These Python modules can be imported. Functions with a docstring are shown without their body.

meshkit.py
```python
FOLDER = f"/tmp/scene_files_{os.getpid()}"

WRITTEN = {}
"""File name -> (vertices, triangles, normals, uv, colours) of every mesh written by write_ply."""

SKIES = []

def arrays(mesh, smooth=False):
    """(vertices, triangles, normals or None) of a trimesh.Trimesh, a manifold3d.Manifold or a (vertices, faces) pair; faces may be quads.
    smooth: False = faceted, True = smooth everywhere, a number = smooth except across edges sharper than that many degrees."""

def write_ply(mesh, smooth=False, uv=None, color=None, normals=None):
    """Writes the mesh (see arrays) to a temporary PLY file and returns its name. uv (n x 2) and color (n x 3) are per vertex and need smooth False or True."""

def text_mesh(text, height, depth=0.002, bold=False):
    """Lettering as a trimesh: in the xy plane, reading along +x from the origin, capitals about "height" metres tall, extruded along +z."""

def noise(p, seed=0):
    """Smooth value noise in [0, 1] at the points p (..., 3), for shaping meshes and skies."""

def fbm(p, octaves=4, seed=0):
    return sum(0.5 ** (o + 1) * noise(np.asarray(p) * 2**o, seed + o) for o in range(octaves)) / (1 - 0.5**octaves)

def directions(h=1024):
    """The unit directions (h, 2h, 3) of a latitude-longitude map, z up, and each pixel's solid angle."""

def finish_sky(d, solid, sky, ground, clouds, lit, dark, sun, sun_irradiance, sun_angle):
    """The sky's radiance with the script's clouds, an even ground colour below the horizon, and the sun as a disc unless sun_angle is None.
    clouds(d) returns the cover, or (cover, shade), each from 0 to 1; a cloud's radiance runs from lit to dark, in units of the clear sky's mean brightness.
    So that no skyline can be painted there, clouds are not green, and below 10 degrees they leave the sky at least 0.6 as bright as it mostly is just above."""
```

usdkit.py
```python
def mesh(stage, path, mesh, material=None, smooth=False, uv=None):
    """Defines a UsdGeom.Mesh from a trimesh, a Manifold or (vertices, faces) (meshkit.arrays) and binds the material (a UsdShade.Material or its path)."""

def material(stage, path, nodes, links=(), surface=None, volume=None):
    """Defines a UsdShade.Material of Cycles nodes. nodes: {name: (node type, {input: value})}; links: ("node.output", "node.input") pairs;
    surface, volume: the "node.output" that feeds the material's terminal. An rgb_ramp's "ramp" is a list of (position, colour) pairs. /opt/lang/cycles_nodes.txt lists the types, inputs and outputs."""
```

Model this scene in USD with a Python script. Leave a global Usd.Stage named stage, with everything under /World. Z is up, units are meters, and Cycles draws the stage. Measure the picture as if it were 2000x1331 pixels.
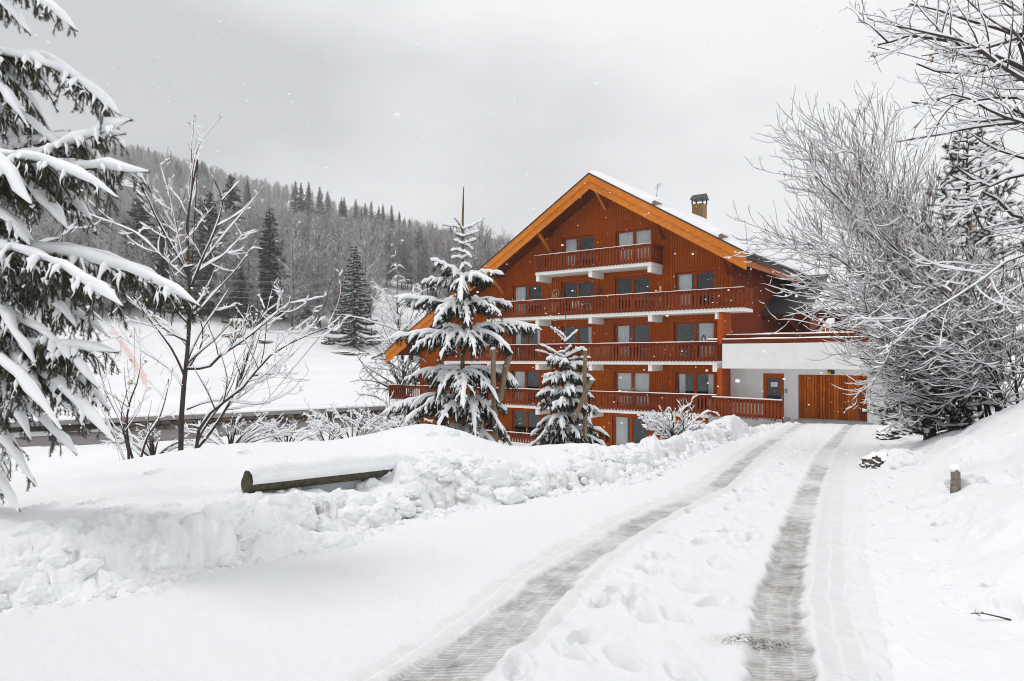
import math, random
import numpy as np
import trimesh, shapely
import shapely.geometry as sg
from shapely.ops import unary_union
from scipy.interpolate import RBFInterpolator, RegularGridInterpolator
from pxr import Usd, UsdGeom, UsdLux, UsdShade, Sdf, Gf, Vt
import usdkit, meshkit
from meshkit import noise, fbm

stage = Usd.Stage.CreateInMemory()
UsdGeom.SetStageUpAxis(stage, 'Z')
UsdGeom.Xform.Define(stage, '/World')
UsdGeom.Scope.Define(stage, '/World/Looks')
_T = Sdf.ValueTypeNames

# ------------------------------------------------------------------ camera, sky, sun, exposure
F, HX, HY, CZ = 1333.0, 1000.0, 702.0, 3.0          # focal length and horizon of the 2000 px photograph, eye height
cam = UsdGeom.Camera.Define(stage, '/World/camera')
cam.CreateHorizontalApertureAttr(36.0)
cam.CreateFocalLengthAttr(24.0)
cam.CreateVerticalApertureOffsetAttr((HY - 665.5) / 2000 * 36.0)
cam.CreateClippingRangeAttr((0.05, 20000.0))
cam.AddTranslateOp().Set(Gf.Vec3d(0, 0, CZ))
cam.AddRotateXOp().Set(90.0)
cam.CreateExposureAttr(0.35)

SUN_EL, SUN_AZ = math.radians(58), math.radians(-92)    # azimuth from +y towards +x
sun_dir = np.array([math.sin(SUN_AZ) * math.cos(SUN_EL), math.cos(SUN_AZ) * math.cos(SUN_EL), math.sin(SUN_EL)])
sun = UsdLux.DistantLight.Define(stage, '/World/sun')
sun.CreateIntensityAttr(0.36)
sun.CreateAngleAttr(14.0)
sun.CreateNormalizeAttr(True)
sun.CreateColorAttr(Gf.Vec3f(1.0, 0.97, 0.93))
_q = Gf.Rotation(Gf.Vec3d(0, 0, -1), Gf.Vec3d(*(-sun_dir))).GetQuat()
sun.AddOrientOp().Set(Gf.Quatf(_q))

SKY_S = 0.1
sky = UsdLux.DomeLight.Define(stage, '/World/sky')
sky.GetPrim().SetCustomDataByKey('kind', 'structure')
skym = usdkit.material(stage, '/World/Looks/overcast_sky', {
    'sky': ('sky_texture', {'sky_type': 'single_scattering', 'sun_disc': False, 'sun_elevation': SUN_EL, 'sun_rotation': SUN_AZ}),
    'tc': ('texture_coordinate', {}),
    'sx': ('separate_xyz', {}),
    'map': ('mapping', {'scale': (1.0, 1.0, 2.2), 'location': (3.7, 1.3, 0.4)}),
    'n': ('noise_texture', {'scale': 1.5, 'detail': 4.0, 'roughness': 0.5}),
    'elev': ('map_range', {'from_min': -0.05, 'from_max': 0.9, 'to_min': 0.0, 'to_max': 0.55, 'clamp': True}),
    'side': ('map_range', {'from_min': -0.5, 'from_max': 0.25, 'to_min': -0.24, 'to_max': 0.42, 'clamp': True}),
    'nn': ('map_range', {'from_min': 0.3, 'from_max': 0.7, 'to_min': -0.32, 'to_max': 0.36, 'clamp': False}),
    'a1': ('math', {'math_type': 'add'}), 'a2': ('math', {'math_type': 'add'}),
    'ramp': ('rgb_ramp', {'ramp': [(0.0, (4.7, 4.8, 4.9)), (0.25, (6.4, 6.5, 6.6)), (0.55, (8.4, 8.45, 8.5)), (1.0, (8.9, 8.9, 8.9))]}),
    'mix': ('mix', {'fac': 0.96}),
    'bg': ('background_shader', {'strength': SKY_S}),
}, [('tc.generated', 'sx.vector'), ('tc.generated', 'map.vector'), ('map.vector', 'n.vector'), ('n.fac', 'nn.value'), ('sx.z', 'elev.value'), ('sx.x', 'side.value'),
    ('elev.result', 'a1.value1'), ('nn.result', 'a1.value2'), ('a1.value', 'a2.value1'), ('side.result', 'a2.value2'), ('a2.value', 'ramp.fac'),
    ('sky.color', 'mix.color1'), ('ramp.color', 'mix.color2'), ('mix.color', 'bg.color')], surface='bg.background')
UsdShade.MaterialBindingAPI.Apply(sky.GetPrim()).Bind(skym)

# ------------------------------------------------------------------ helpers
_used = {}
def child_path(parent, name):
    base = str(parent) if parent else '/World'
    k = (base, name)
    i = _used.get(k, -1) + 1
    _used[k] = i
    return f'{base}/{name}' + (f'_{i:03d}' if i else '')

def pth(p):
    return str(p.GetPath()) if p is not None else None

def meta(prim, label=None, cat=None, group=None, kind=None):
    prim = prim.GetPrim() if hasattr(prim, 'GetPrim') else prim
    for k, v in (('label', label), ('category', cat), ('group', group), ('kind', kind)):
        if v:
            prim.SetCustomDataByKey(k, v)
    return prim

def thing(name, label, cat, loc=(0, 0, 0), rotz=0.0, group=None, scale=None):
    x = UsdGeom.Xform.Define(stage, child_path(None, name))
    x.AddTranslateOp().Set(Gf.Vec3d(*map(float, loc)))
    x.AddRotateZOp().Set(float(rotz))
    if scale is not None:
        x.AddScaleOp().Set(Gf.Vec3f(*map(float, scale)))
    return meta(x, label, cat, group)

def copy_of(root, loc, rotz, scale, label=None, cat=None, group=None):
    r = UsdGeom.Xform.Define(stage, child_path(None, root.GetName().rstrip('0123456789').rstrip('_')))
    r.GetPrim().GetReferences().AddInternalReference(root.GetPath())
    r.GetPrim().SetInstanceable(True)
    r.ClearXformOpOrder()
    for op, v in ((r.AddTranslateOp, Gf.Vec3d(*map(float, loc))), (r.AddRotateZOp, float(rotz)), (r.AddScaleOp, Gf.Vec3f(*map(float, scale)))):
        op().Set(v)
    return meta(r, label, cat, group)

def obj(name, mesh, mat, parent=None, smooth=False, uv=None, label=None, kind=None):
    m = usdkit.mesh(stage, child_path(pth(parent), name), mesh, mat, smooth=smooth, uv=uv)
    return meta(m, label, None, None, kind)

def raw(name, v, f, n, mat, parent=None, prims=None, uv=None):
    m = UsdGeom.Mesh.Define(stage, child_path(pth(parent), name))
    m.CreatePointsAttr(Vt.Vec3fArray.FromNumpy(np.ascontiguousarray(v, np.float32)))
    m.CreateFaceVertexCountsAttr(Vt.IntArray.FromNumpy(np.full(len(f), f.shape[1], np.int32)))
    m.CreateFaceVertexIndicesAttr(Vt.IntArray.FromNumpy(np.ascontiguousarray(f, np.int32).ravel()))
    m.CreateSubdivisionSchemeAttr('none')
    if n is not None:
        m.CreateNormalsAttr(Vt.Vec3fArray.FromNumpy(np.ascontiguousarray(n, np.float32)))
        m.SetNormalsInterpolation('vertex')
    api = UsdGeom.PrimvarsAPI(m)
    for k, a in (prims or {}).items():
        api.CreatePrimvar(k, _T.FloatArray, 'vertex').Set(Vt.FloatArray.FromNumpy(np.ascontiguousarray(a, np.float32)))
    if uv is not None:
        api.CreatePrimvar('st', _T.TexCoord2fArray, 'vertex').Set(Vt.Vec2fArray.FromNumpy(np.ascontiguousarray(uv, np.float32)))
    UsdShade.MaterialBindingAPI.Apply(m.GetPrim()).Bind(mat)
    return m.GetPrim()

class MB:
    """collects shapes of ONE part"""
    def __init__(s): s.v, s.f, s.k = [], [], 0
    def add(s, v, f):
        v = np.asarray(v, float); f = np.asarray(f, int)
        if f.shape[1] == 4: f = np.vstack([f[:, [0, 1, 2]], f[:, [0, 2, 3]]])
        s.v.append(v); s.f.append(f + s.k); s.k += len(v); return s
    def tm(s, m): return s.add(m.vertices, m.faces)
    def box(s, lo, hi):
        x0, y0, z0 = lo; x1, y1, z1 = hi
        v = [(x0,y0,z0),(x1,y0,z0),(x1,y1,z0),(x0,y1,z0),(x0,y0,z1),(x1,y0,z1),(x1,y1,z1),(x0,y1,z1)]
        return s.add(v, [(0,3,2,1),(4,5,6,7),(0,1,5,4),(1,2,6,5),(2,3,7,6),(3,0,4,7)])
    def bar(s, a, b, w, h, up=(0, 0, 1)):
        a, b = np.asarray(a, float), np.asarray(b, float); t = b - a; t = t / np.linalg.norm(t)
        x = np.cross(t, up); x /= np.linalg.norm(x); y = np.cross(x, t)
        v = [p + sx * x * w / 2 + sy * y * h / 2 for p in (a, b) for sx, sy in ((-1,-1),(1,-1),(1,1),(-1,1))]
        return s.add(v, [(0,1,2,3)[::-1],(4,5,6,7),(0,1,5,4),(1,2,6,5),(2,3,7,6),(3,0,4,7)])
    def tube(s, pts, rad, sides=8, caps=True):
        P = np.asarray(pts, float)[None]; R = np.broadcast_to(np.asarray(rad, float), (P.shape[1],))[None]
        v, f = tubes(P, R, sides); s.add(v, f)
        if caps:
            n = P.shape[1]
            for ring, c, fl in ((0, P[0, 0], 0), (n - 1, P[0, -1], 1)):
                i0 = s.k; idx = i0 - n * sides + ring * sides + np.arange(sides)
                s.v.append(c[None]); s.k += 1
                a, b = idx, np.roll(idx, -1)
                s.f.append(np.stack([np.full(sides, i0), a, b] if fl else [np.full(sides, i0), b, a], 1))
        return s
    def mesh(s):
        return (np.vstack(s.v), np.vstack(s.f))
    def build(s, name, mat, parent=None, **k):
        return obj(name, s.mesh(), mat, parent, **k)

def tubes(P, R, sides=5, squash=1.0):
    """P (N,n,3), R (N,n): one open tube per row"""
    N, n, _ = P.shape
    t = np.gradient(P, axis=1); t /= np.maximum(np.linalg.norm(t, axis=2, keepdims=True), 1e-9)
    vert = np.abs(t[..., 2]).mean(1) > 0.9
    ref = np.where(vert[:, None], [[1.0, 0, 0]], [[0, 0, 1.0]])[:, None, :]
    x = np.cross(t, ref); x /= np.maximum(np.linalg.norm(x, axis=2, keepdims=True), 1e-6)
    y = np.cross(x, t)
    a = np.arange(sides) * 2 * np.pi / sides
    ring = x[:, :, None, :] * np.cos(a)[None, None, :, None] + squash * y[:, :, None, :] * np.sin(a)[None, None, :, None]
    V = P[:, :, None, :] + ring * R[:, :, None, None]
    i = np.arange(N)[:, None, None] * n * sides; j = np.arange(n - 1)[None, :, None] * sides; k = np.arange(sides)[None, None, :]; k2 = (k + 1) % sides
    a0, a1, b0, b1 = i + j + k, i + j + k2, i + j + sides + k, i + j + sides + k2
    Q = np.stack([a0, b0, b1, a1], -1).reshape(-1, 4)
    return V.reshape(-1, 3), np.vstack([Q[:, [0, 1, 2]], Q[:, [0, 2, 3]]])

def join(parts):
    vs, fs, k = [], [], 0
    for v, f in parts:
        vs.append(v); fs.append(np.asarray(f) + k); k += len(v)
    return np.vstack(vs), np.vstack(fs)

def vnormals(v, f):
    n = np.zeros_like(v)
    fn = np.cross(v[f[:, 1]] - v[f[:, 0]], v[f[:, 2]] - v[f[:, 0]])
    for k in range(f.shape[1]): 
        for c in range(3): n[:, c] += np.bincount(f[:, k], fn[:, c], len(v))
    return n / np.maximum(np.linalg.norm(n, axis=1, keepdims=True), 1e-12)

def W(px, py, d):
    """point of the place that the photograph shows at (px, py), d metres ahead"""
    return np.array([(px - HX) / F * d, d, CZ + (HY - py) / F * d])

# ------------------------------------------------------------------ materials
def M(name, nodes, links, surface='p.BSDF', volume=None):
    return usdkit.material(stage, '/World/Looks/' + name, nodes, links, surface=surface, volume=volume)

def plain(name, col, rough=0.6, var=0.15, scale=8.0, bump=0.0, metallic=0.0, stretch=(1, 1, 1), spec=0.5, detail=4.0):
    lo = tuple(c * (1 - var) for c in col); hi = tuple(min(1, c * (1 + var)) for c in col)
    nodes = {'tc': ('texture_coordinate', {}), 'm': ('mapping', {'scale': stretch}), 'n': ('noise_texture', {'scale': scale, 'detail': detail, 'roughness': 0.6}),
             'r': ('rgb_ramp', {'ramp': [(0.3, lo), (0.7, hi)]}), 'p': ('principled_bsdf', {'roughness': rough, 'metallic': metallic, 'specular_ior_level': spec})}
    links = [('tc.object', 'm.vector'), ('m.vector', 'n.vector'), ('n.fac', 'r.fac'), ('r.color', 'p.base_color')]
    if bump:
        nodes['b'] = ('bump', {'strength': 1.0, 'distance': bump}); links += [('n.fac', 'b.height'), ('b.normal', 'p.normal')]
    return M(name, nodes, links)

def wood(name, dark, light, grain=(6, 6, 0.5), island=0.35, rough=0.55, wear=0.0):
    """stained boards: grain along one axis, tone differs from board to board"""
    nodes = {'tc': ('texture_coordinate', {}), 'm': ('mapping', {'scale': grain}), 'n': ('noise_texture', {'scale': 6.0, 'detail': 6.0, 'roughness': 0.65}),
             'big': ('noise_texture', {'scale': 0.35, 'detail': 3.0}), 'geo': ('geometry', {}),
             'mx': ('math', {'math_type': 'multiply_add', 'value2': island, 'value3': -island / 2}), 'ad': ('math', {'math_type': 'add'}),
             'bg': ('math', {'math_type': 'multiply_add', 'value2': 0.5, 'value3': -0.25}), 'ad2': ('math', {'math_type': 'add'}),
             'r': ('rgb_ramp', {'ramp': [(0.25, dark), (0.75, light)]}), 'p': ('principled_bsdf', {'roughness': rough, 'specular_ior_level': 0.05}), 'b': ('bump', {'strength': 0.6, 'distance': 0.004})}
    links = [('tc.object', 'm.vector'), ('m.vector', 'n.vector'), ('tc.object', 'big.vector'), ('geo.random_per_island', 'mx.value1'), ('n.fac', 'ad.value1'), ('mx.value', 'ad.value2'),
             ('big.fac', 'bg.value1'), ('ad.value', 'ad2.value1'), ('bg.value', 'ad2.value2'), ('ad2.value', 'r.fac'), ('r.color', 'p.base_color'), ('n.fac', 'b.height'), ('b.normal', 'p.normal')]
    return M(name, nodes, links)

def snow_material(name, base=(0.78, 0.79, 0.81), fine=45.0, coarse=9.0, dist=0.010, dirt=0.0, dirty=(0.5, 0.46, 0.42)):
    nodes = {'g': ('geometry', {}), 'n1': ('noise_texture', {'scale': fine, 'detail': 5.0, 'roughness': 0.65}), 'n2': ('noise_texture', {'scale': coarse, 'detail': 5.0, 'roughness': 0.6}),
             'ad': ('math', {'math_type': 'multiply_add', 'value2': 0.35}), 'b': ('bump', {'strength': 0.8, 'distance': dist}),
             'p': ('principled_bsdf', {'roughness': 0.7, 'specular_ior_level': 0.25, 'base_color': base})}
    links = [('g.position', 'n1.vector'), ('g.position', 'n2.vector'), ('n1.fac', 'ad.value1'), ('n2.fac', 'ad.value3'), ('ad.value', 'b.height'), ('b.normal', 'p.normal')]
    if dirt:
        nodes |= {'a': ('attribute', {'attribute': 'dirt'}), 'mr': ('math', {'math_type': 'multiply'}), 'nr': ('map_range', {'from_min': 0.45, 'from_max': 0.7, 'clamp': True}),
                  'mix': ('mix', {'color1': base, 'color2': dirty})}
        links += [('n2.fac', 'nr.value'), ('nr.result', 'mr.value1'), ('a.fac', 'mr.value2'), ('mr.value', 'mix.fac'), ('mix.color', 'p.base_color')]
    return M(name, nodes, links)

SNOW = snow_material('fresh_snow')
SNOWB = snow_material('ploughed_snow', dirt=1.0, fine=34.0, dist=0.028)
SNOWT = M('snow_on_branches', {'g': ('geometry', {}), 'n': ('noise_texture', {'scale': 40.0, 'detail': 3.0}), 'b': ('bump', {'strength': 0.5, 'distance': 0.01}),
                               'p': ('principled_bsdf', {'roughness': 0.7, 'specular_ior_level': 0.2, 'base_color': (0.86, 0.87, 0.89)})},
          [('g.position', 'n.vector'), ('n.fac', 'b.height'), ('b.normal', 'p.normal')])
FARSNOW = plain('far_snow', (0.76, 0.77, 0.79), 0.8, 0.06, 0.15)
# driveway: packed snow, bare wet slush in the wheel tracks with the print of the tyre treads
DRIVE = M('driveway_snow', {
    'g': ('geometry', {}), 'uv': ('uvmap', {'attribute': 'st'}), 'a': ('attribute', {'attribute': 'track'}), 'd': ('attribute', {'attribute': 'dirt'}),
    'n1': ('noise_texture', {'scale': 60.0, 'detail': 5.0, 'roughness': 0.7}), 'n2': ('noise_texture', {'scale': 4.0, 'detail': 6.0, 'roughness': 0.65}),
    'wm': ('mapping', {'scale': (1.0, 1.0, 1.0)}),
    'wv': ('wave_texture', {'bands_direction': 'x', 'profile': 'sine', 'scale': 8.0, 'distortion': 0.9, 'detail': 1.0, 'detail_scale': 2.0, 'detail_roughness': 0.5}),
    'wr': ('wave_texture', {'bands_direction': 'y', 'profile': 'sine', 'scale': 2.3, 'distortion': 2.4, 'detail': 2.0, 'detail_scale': 1.0}),
    'wr2': ('map_range', {'from_min': 0.86, 'from_max': 0.99, 'to_max': 0.75, 'clamp': True}), 'ux': ('separate_xyz', {}), 'gz': ('math', {'math_type': 'multiply', 'value2': 0.34}), 'uf': ('map_range', {'from_min': 4.5, 'from_max': 10.0, 'to_min': 1.0, 'to_max': 0.0, 'clamp': True}), 'gn': ('map_range', {'from_min': 0.25, 'from_max': 0.5, 'to_min': 0.2, 'clamp': True}), 'gm': ('math', {'math_type': 'multiply'}), 'gm2': ('math', {'math_type': 'multiply'}), 'wf': ('math', {'math_type': 'multiply_add', 'value2': 0.75, 'value3': 0.25}), 'sn2': ('math', {'math_type': 'multiply'}),
    'tr': ('math', {'math_type': 'multiply'}), 'k': ('math', {'math_type': 'multiply_add', 'value2': 2.0, 'value3': -0.75}), 'k2': ('math', {'math_type': 'multiply'}),
    'fac': ('math', {'math_type': 'multiply', 'use_clamp': True}), 'sub': ('math', {'math_type': 'subtract', 'use_clamp': True}),
    'slush': ('rgb_ramp', {'ramp': [(0.0, (0.17, 0.16, 0.15)), (0.45, (0.42, 0.41, 0.40)), (1.0, (0.70, 0.70, 0.70))]}),
    'sl': ('math', {'math_type': 'multiply_add', 'value2': 0.6}), 'n3': ('noise_texture', {'scale': 11.0, 'detail': 4.0, 'roughness': 0.6}), 'm3': ('map_range', {'from_min': 0.36, 'from_max': 0.60, 'to_min': 0.0, 'to_max': 0.75, 'clamp': True}), 'nq': ('math', {'math_type': 'multiply_add', 'value2': 0.5}), 'sn': ('math', {'math_type': 'multiply'}),
    'mix': ('mix', {'color1': (0.78, 0.79, 0.81)}), 'mixd': ('mix', {'color2': (0.10, 0.065, 0.045)}),
    'dn': ('map_range', {'from_min': 0.42, 'from_max': 0.6, 'clamp': True}), 'dm': ('math', {'math_type': 'multiply'}),
    'h1': ('math', {'math_type': 'multiply_add', 'value2': 0.5}), 'h2': ('math', {'math_type': 'multiply_add'}),
    'b': ('bump', {'strength': 0.9, 'distance': 0.012}),
    'rg': ('map_range', {'from_min': 0.0, 'from_max': 1.0, 'to_min': 0.7, 'to_max': 0.42}),
    'p': ('principled_bsdf', {'specular_ior_level': 0.3})},
    [('g.position', 'n1.vector'), ('g.position', 'n2.vector'), ('uv.UV', 'wm.vector'), ('wm.vector', 'wv.vector'), ('wm.vector', 'wr.vector'), ('wr.fac', 'wr2.value'),
     ('n2.fac', 'k.value1'), ('a.fac', 'k2.value1'), ('uv.UV', 'ux.vector'), ('ux.x', 'uf.value'), ('n2.fac', 'gn.value'), ('wr2.result', 'gm.value1'), ('gn.result', 'gm.value2'), ('gm2.value', 'gz.value1'), ('gm.value', 'gm2.value1'), ('uf.result', 'gm2.value2'), ('gz.value', 'sub.value2'), ('a.fac', 'sub.value1'), ('sub.value', 'fac.value1'), ('k.value', 'sl.value3'),
     ('g.position', 'n3.vector'), ('n3.fac', 'm3.value'), ('wv.fac', 'sn.value1'), ('m3.result', 'sn.value2'), ('n1.fac', 'nq.value1'), ('sn.value', 'nq.value3'), ('nq.value', 'sl.value1'), ('sl.value', 'slush.fac'), ('slush.color', 'mix.color2'), ('sub.value', 'mix.fac'),
     ('mix.color', 'mixd.color1'), ('n1.fac', 'dn.value'), ('dn.result', 'dm.value1'), ('d.fac', 'dm.value2'), ('dm.value', 'mixd.fac'), ('mixd.color', 'p.base_color'),
     ('wv.fac', 'tr.value1'), ('a.fac', 'tr.value2'), ('tr.value', 'h1.value1'), ('n1.fac', 'h1.value3'), ('h1.value', 'b.height'), ('b.normal', 'p.normal'), ('a.fac', 'rg.value'), ('rg.result', 'p.roughness')])

CLAD = wood('facade_boards', (0.40, 0.080, 0.006), (0.88, 0.235, 0.016), island=0.55)
DARKWOOD = wood('dark_red_wood', (0.13, 0.024, 0.008), (0.38, 0.078, 0.020), island=0.3)
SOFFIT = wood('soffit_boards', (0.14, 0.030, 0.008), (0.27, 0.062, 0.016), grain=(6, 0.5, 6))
BARGE = wood('orange_bargeboard', (0.50, 0.150, 0.020), (0.74, 0.245, 0.036), grain=(0.6, 6, 0.9), island=0.15)
FRAME = wood('window_frame_wood', (0.34, 0.058, 0.009), (0.54, 0.11, 0.016), island=0.15)
GATE_ = wood('garage_door_wood', (0.30, 0.055, 0.006), (0.76, 0.185, 0.014), island=0.4)
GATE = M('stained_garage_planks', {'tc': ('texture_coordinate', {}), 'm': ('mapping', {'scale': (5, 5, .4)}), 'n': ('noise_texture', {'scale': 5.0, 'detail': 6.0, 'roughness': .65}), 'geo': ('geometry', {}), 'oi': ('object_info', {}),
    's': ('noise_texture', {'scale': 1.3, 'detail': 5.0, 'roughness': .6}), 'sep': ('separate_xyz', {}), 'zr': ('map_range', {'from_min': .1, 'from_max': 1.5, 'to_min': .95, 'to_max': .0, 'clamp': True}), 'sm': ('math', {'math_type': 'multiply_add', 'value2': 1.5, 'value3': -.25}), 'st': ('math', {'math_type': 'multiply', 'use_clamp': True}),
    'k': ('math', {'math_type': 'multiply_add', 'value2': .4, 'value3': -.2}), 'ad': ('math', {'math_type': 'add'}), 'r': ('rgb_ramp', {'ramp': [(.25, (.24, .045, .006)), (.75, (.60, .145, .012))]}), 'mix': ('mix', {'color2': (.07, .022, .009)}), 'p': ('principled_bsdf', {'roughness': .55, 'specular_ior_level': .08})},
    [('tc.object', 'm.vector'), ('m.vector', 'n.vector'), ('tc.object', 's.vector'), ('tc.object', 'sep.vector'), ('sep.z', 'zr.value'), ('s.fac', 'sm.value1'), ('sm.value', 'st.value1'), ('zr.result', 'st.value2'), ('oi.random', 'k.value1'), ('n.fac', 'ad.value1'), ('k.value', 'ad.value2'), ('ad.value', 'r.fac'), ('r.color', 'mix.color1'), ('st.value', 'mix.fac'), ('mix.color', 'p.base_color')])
PALEWOOD = plain('pale_wood', (0.50, 0.30, 0.13), 0.6, 0.2, 10)
POSTWOOD = plain('weathered_pole_wood', (0.20, 0.14, 0.085), 0.8, 0.35, 6, bump=0.01, stretch=(4, 4, 0.6))
LOGWOOD = plain('mossy_log', (0.055, 0.050, 0.026), 0.9, 0.5, 14, bump=0.02)
STUCCO = plain('white_render', (0.78, 0.78, 0.77), 0.85, 0.04, 3.0, bump=0.003)
SLABM = plain('white_painted_concrete', (0.80, 0.79, 0.76), 0.8, 0.06, 1.6)
CONC = plain('grey_concrete', (0.33, 0.32, 0.31), 0.85, 0.2, 3.0, bump=0.01)
METAL = plain('dark_metal', (0.035, 0.033, 0.034), 0.5, 0.2, 5.0, metallic=0.3)
GREYMETAL = plain('grey_metal', (0.30, 0.33, 0.36), 0.45, 0.1, 5.0, metallic=0.5)
TILE = plain('dark_roof_tiles', (0.06, 0.055, 0.055), 0.7, 0.3, 6.0)
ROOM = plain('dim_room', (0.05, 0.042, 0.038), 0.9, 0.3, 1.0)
CURT = plain('white_curtain', (0.88, 0.88, 0.86), 0.9, 0.05, 3.0)
PAPER = plain('white_paper', (0.8, 0.8, 0.8), 0.8, 0.02, 3.0)
PLASTIC = plain('white_plastic', (0.75, 0.75, 0.75), 0.4, 0.04, 3.0)
CANVAS = plain('pale_canvas', (0.62, 0.58, 0.50), 0.9, 0.1, 8.0)
YELLOW = plain('yellow_lamp', (0.62, 0.42, 0.05), 0.4, 0.1, 5.0)
CABIN = plain('cream_cabin_paint', (0.70, 0.70, 0.60), 0.5, 0.05, 2.0)
NET = plain('pink_net', (0.84, 0.62, 0.60), 0.8, 0.1, 2.0)
ASPHALT = plain('wet_road', (0.13, 0.115, 0.12), 0.55, 0.25, 0.8, detail=6)
ROCK = plain('dark_rock', (0.075, 0.062, 0.052), 0.9, 0.6, 5.0, bump=0.05)
STONES = [plain(f'wall_stone_{k}', c, 0.9, 0.35, 7.0, bump=0.02) for k, c in zip(('brown', 'tan', 'grey'), ((0.13, 0.10, 0.07), (0.20, 0.15, 0.09), (0.11, 0.10, 0.10)))]
BARK = plain('dark_bark', (0.045, 0.032, 0.028), 0.9, 0.4, 9.0)
TWIG = plain('brown_twig', (0.075, 0.045, 0.037), 0.85, 0.35, 6.0)
REDTWIG = plain('reddish_twig', (0.115, 0.072, 0.068), 0.85, 0.25, 0.6)
SPBARK = plain('spruce_bark', (0.13, 0.085, 0.05), 0.9, 0.35, 9.0)
SEED = plain('dry_seed_husks', (0.30, 0.16, 0.06), 0.8, 0.4, 9.0)
def leafy(name, a, b, c):
    return M(name, {'g': ('geometry', {}), 'r': ('rgb_ramp', {'ramp': [(0.0, a), (0.6, b), (1.0, c)]}), 'p': ('principled_bsdf', {'roughness': 0.6, 'specular_ior_level': 0.25})},
             [('g.random_per_island', 'r.fac'), ('r.color', 'p.base_color')])
NEEDLE = leafy('spruce_needles', (0.014, 0.026, 0.012), (0.030, 0.045, 0.018), (0.070, 0.068, 0.028))
DARKNEEDLE = leafy('dark_spruce_needles', (0.007, 0.012, 0.010), (0.014, 0.021, 0.016), (0.026, 0.032, 0.024))
PINE = leafy('pine_needles', (0.010, 0.018, 0.011), (0.020, 0.032, 0.018), (0.04, 0.05, 0.028))
GLASS = M('window_glass', {'f': ('fresnel', {'IOR': 1.5}), 'k': ('math', {'math_type': 'multiply_add', 'value2': 1.1, 'value3': 0.03, 'use_clamp': True}),
                           't': ('transparent_bsdf', {'color': (0.93, 0.95, 0.96)}), 'g': ('glossy_bsdf', {'roughness': 0.01, 'color': (0.9, 0.95, 1.0)}), 'm': ('mix_closure', {})},
          [('f.fac', 'k.value1'), ('k.value', 'm.fac'), ('t.BSDF', 'm.closure1'), ('g.BSDF', 'm.closure2')], surface='m.closure')

# ------------------------------------------------------------------ the ground as one height field
RV = np.array([0.80252495, -0.59661855]); NV = np.array([-0.59661855, -0.80252495]); OV = np.array([11.19492783, 35.60378743])  # facade: along, outward, origin
def fac2w(s, t): return OV + s * RV + t * NV
ROTZ = math.degrees(math.atan2(RV[1], RV[0]))

Ltoe = np.array([(-3.9,0),(-3.9,4.5),(-3.6,4.93),(-2.91,5.3),(-2.63,6.05),(-1.91,6.71),(-1.58,7.82),(-0.86,8.79),(0.75,10.2),(2.08,11.5),(2.95,13.3),(5.96,19.2),(11.3,28.6),(12.9,30.4),(13.2,33)])
Rtoe = np.array([(2.0,0),(2.09,3.72),(2.6,4.82),(3.77,7.29),(5.45,10.52),(7.34,13.97),(15.0,27.4),(18.5,29.5),(19,33)])
Lc = np.array([(-1.6,1.2),(-0.42,3.72),(0.0,4.71),(0.45,5.96),(1.52,8.12),(3.32,11.07),(6.26,17.38),(12.33,29.34),(13.4,31.2)])
Rc = np.array([(0.75,1.2),(1.46,3.72),(1.97,5.05),(3.01,7.29),(4.58,10.52),(7.36,16.07),(14.31,29.0),(15.6,31.0)])
def lerpx(tab, y): return np.interp(y, tab[:, 1], tab[:, 0])
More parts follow.
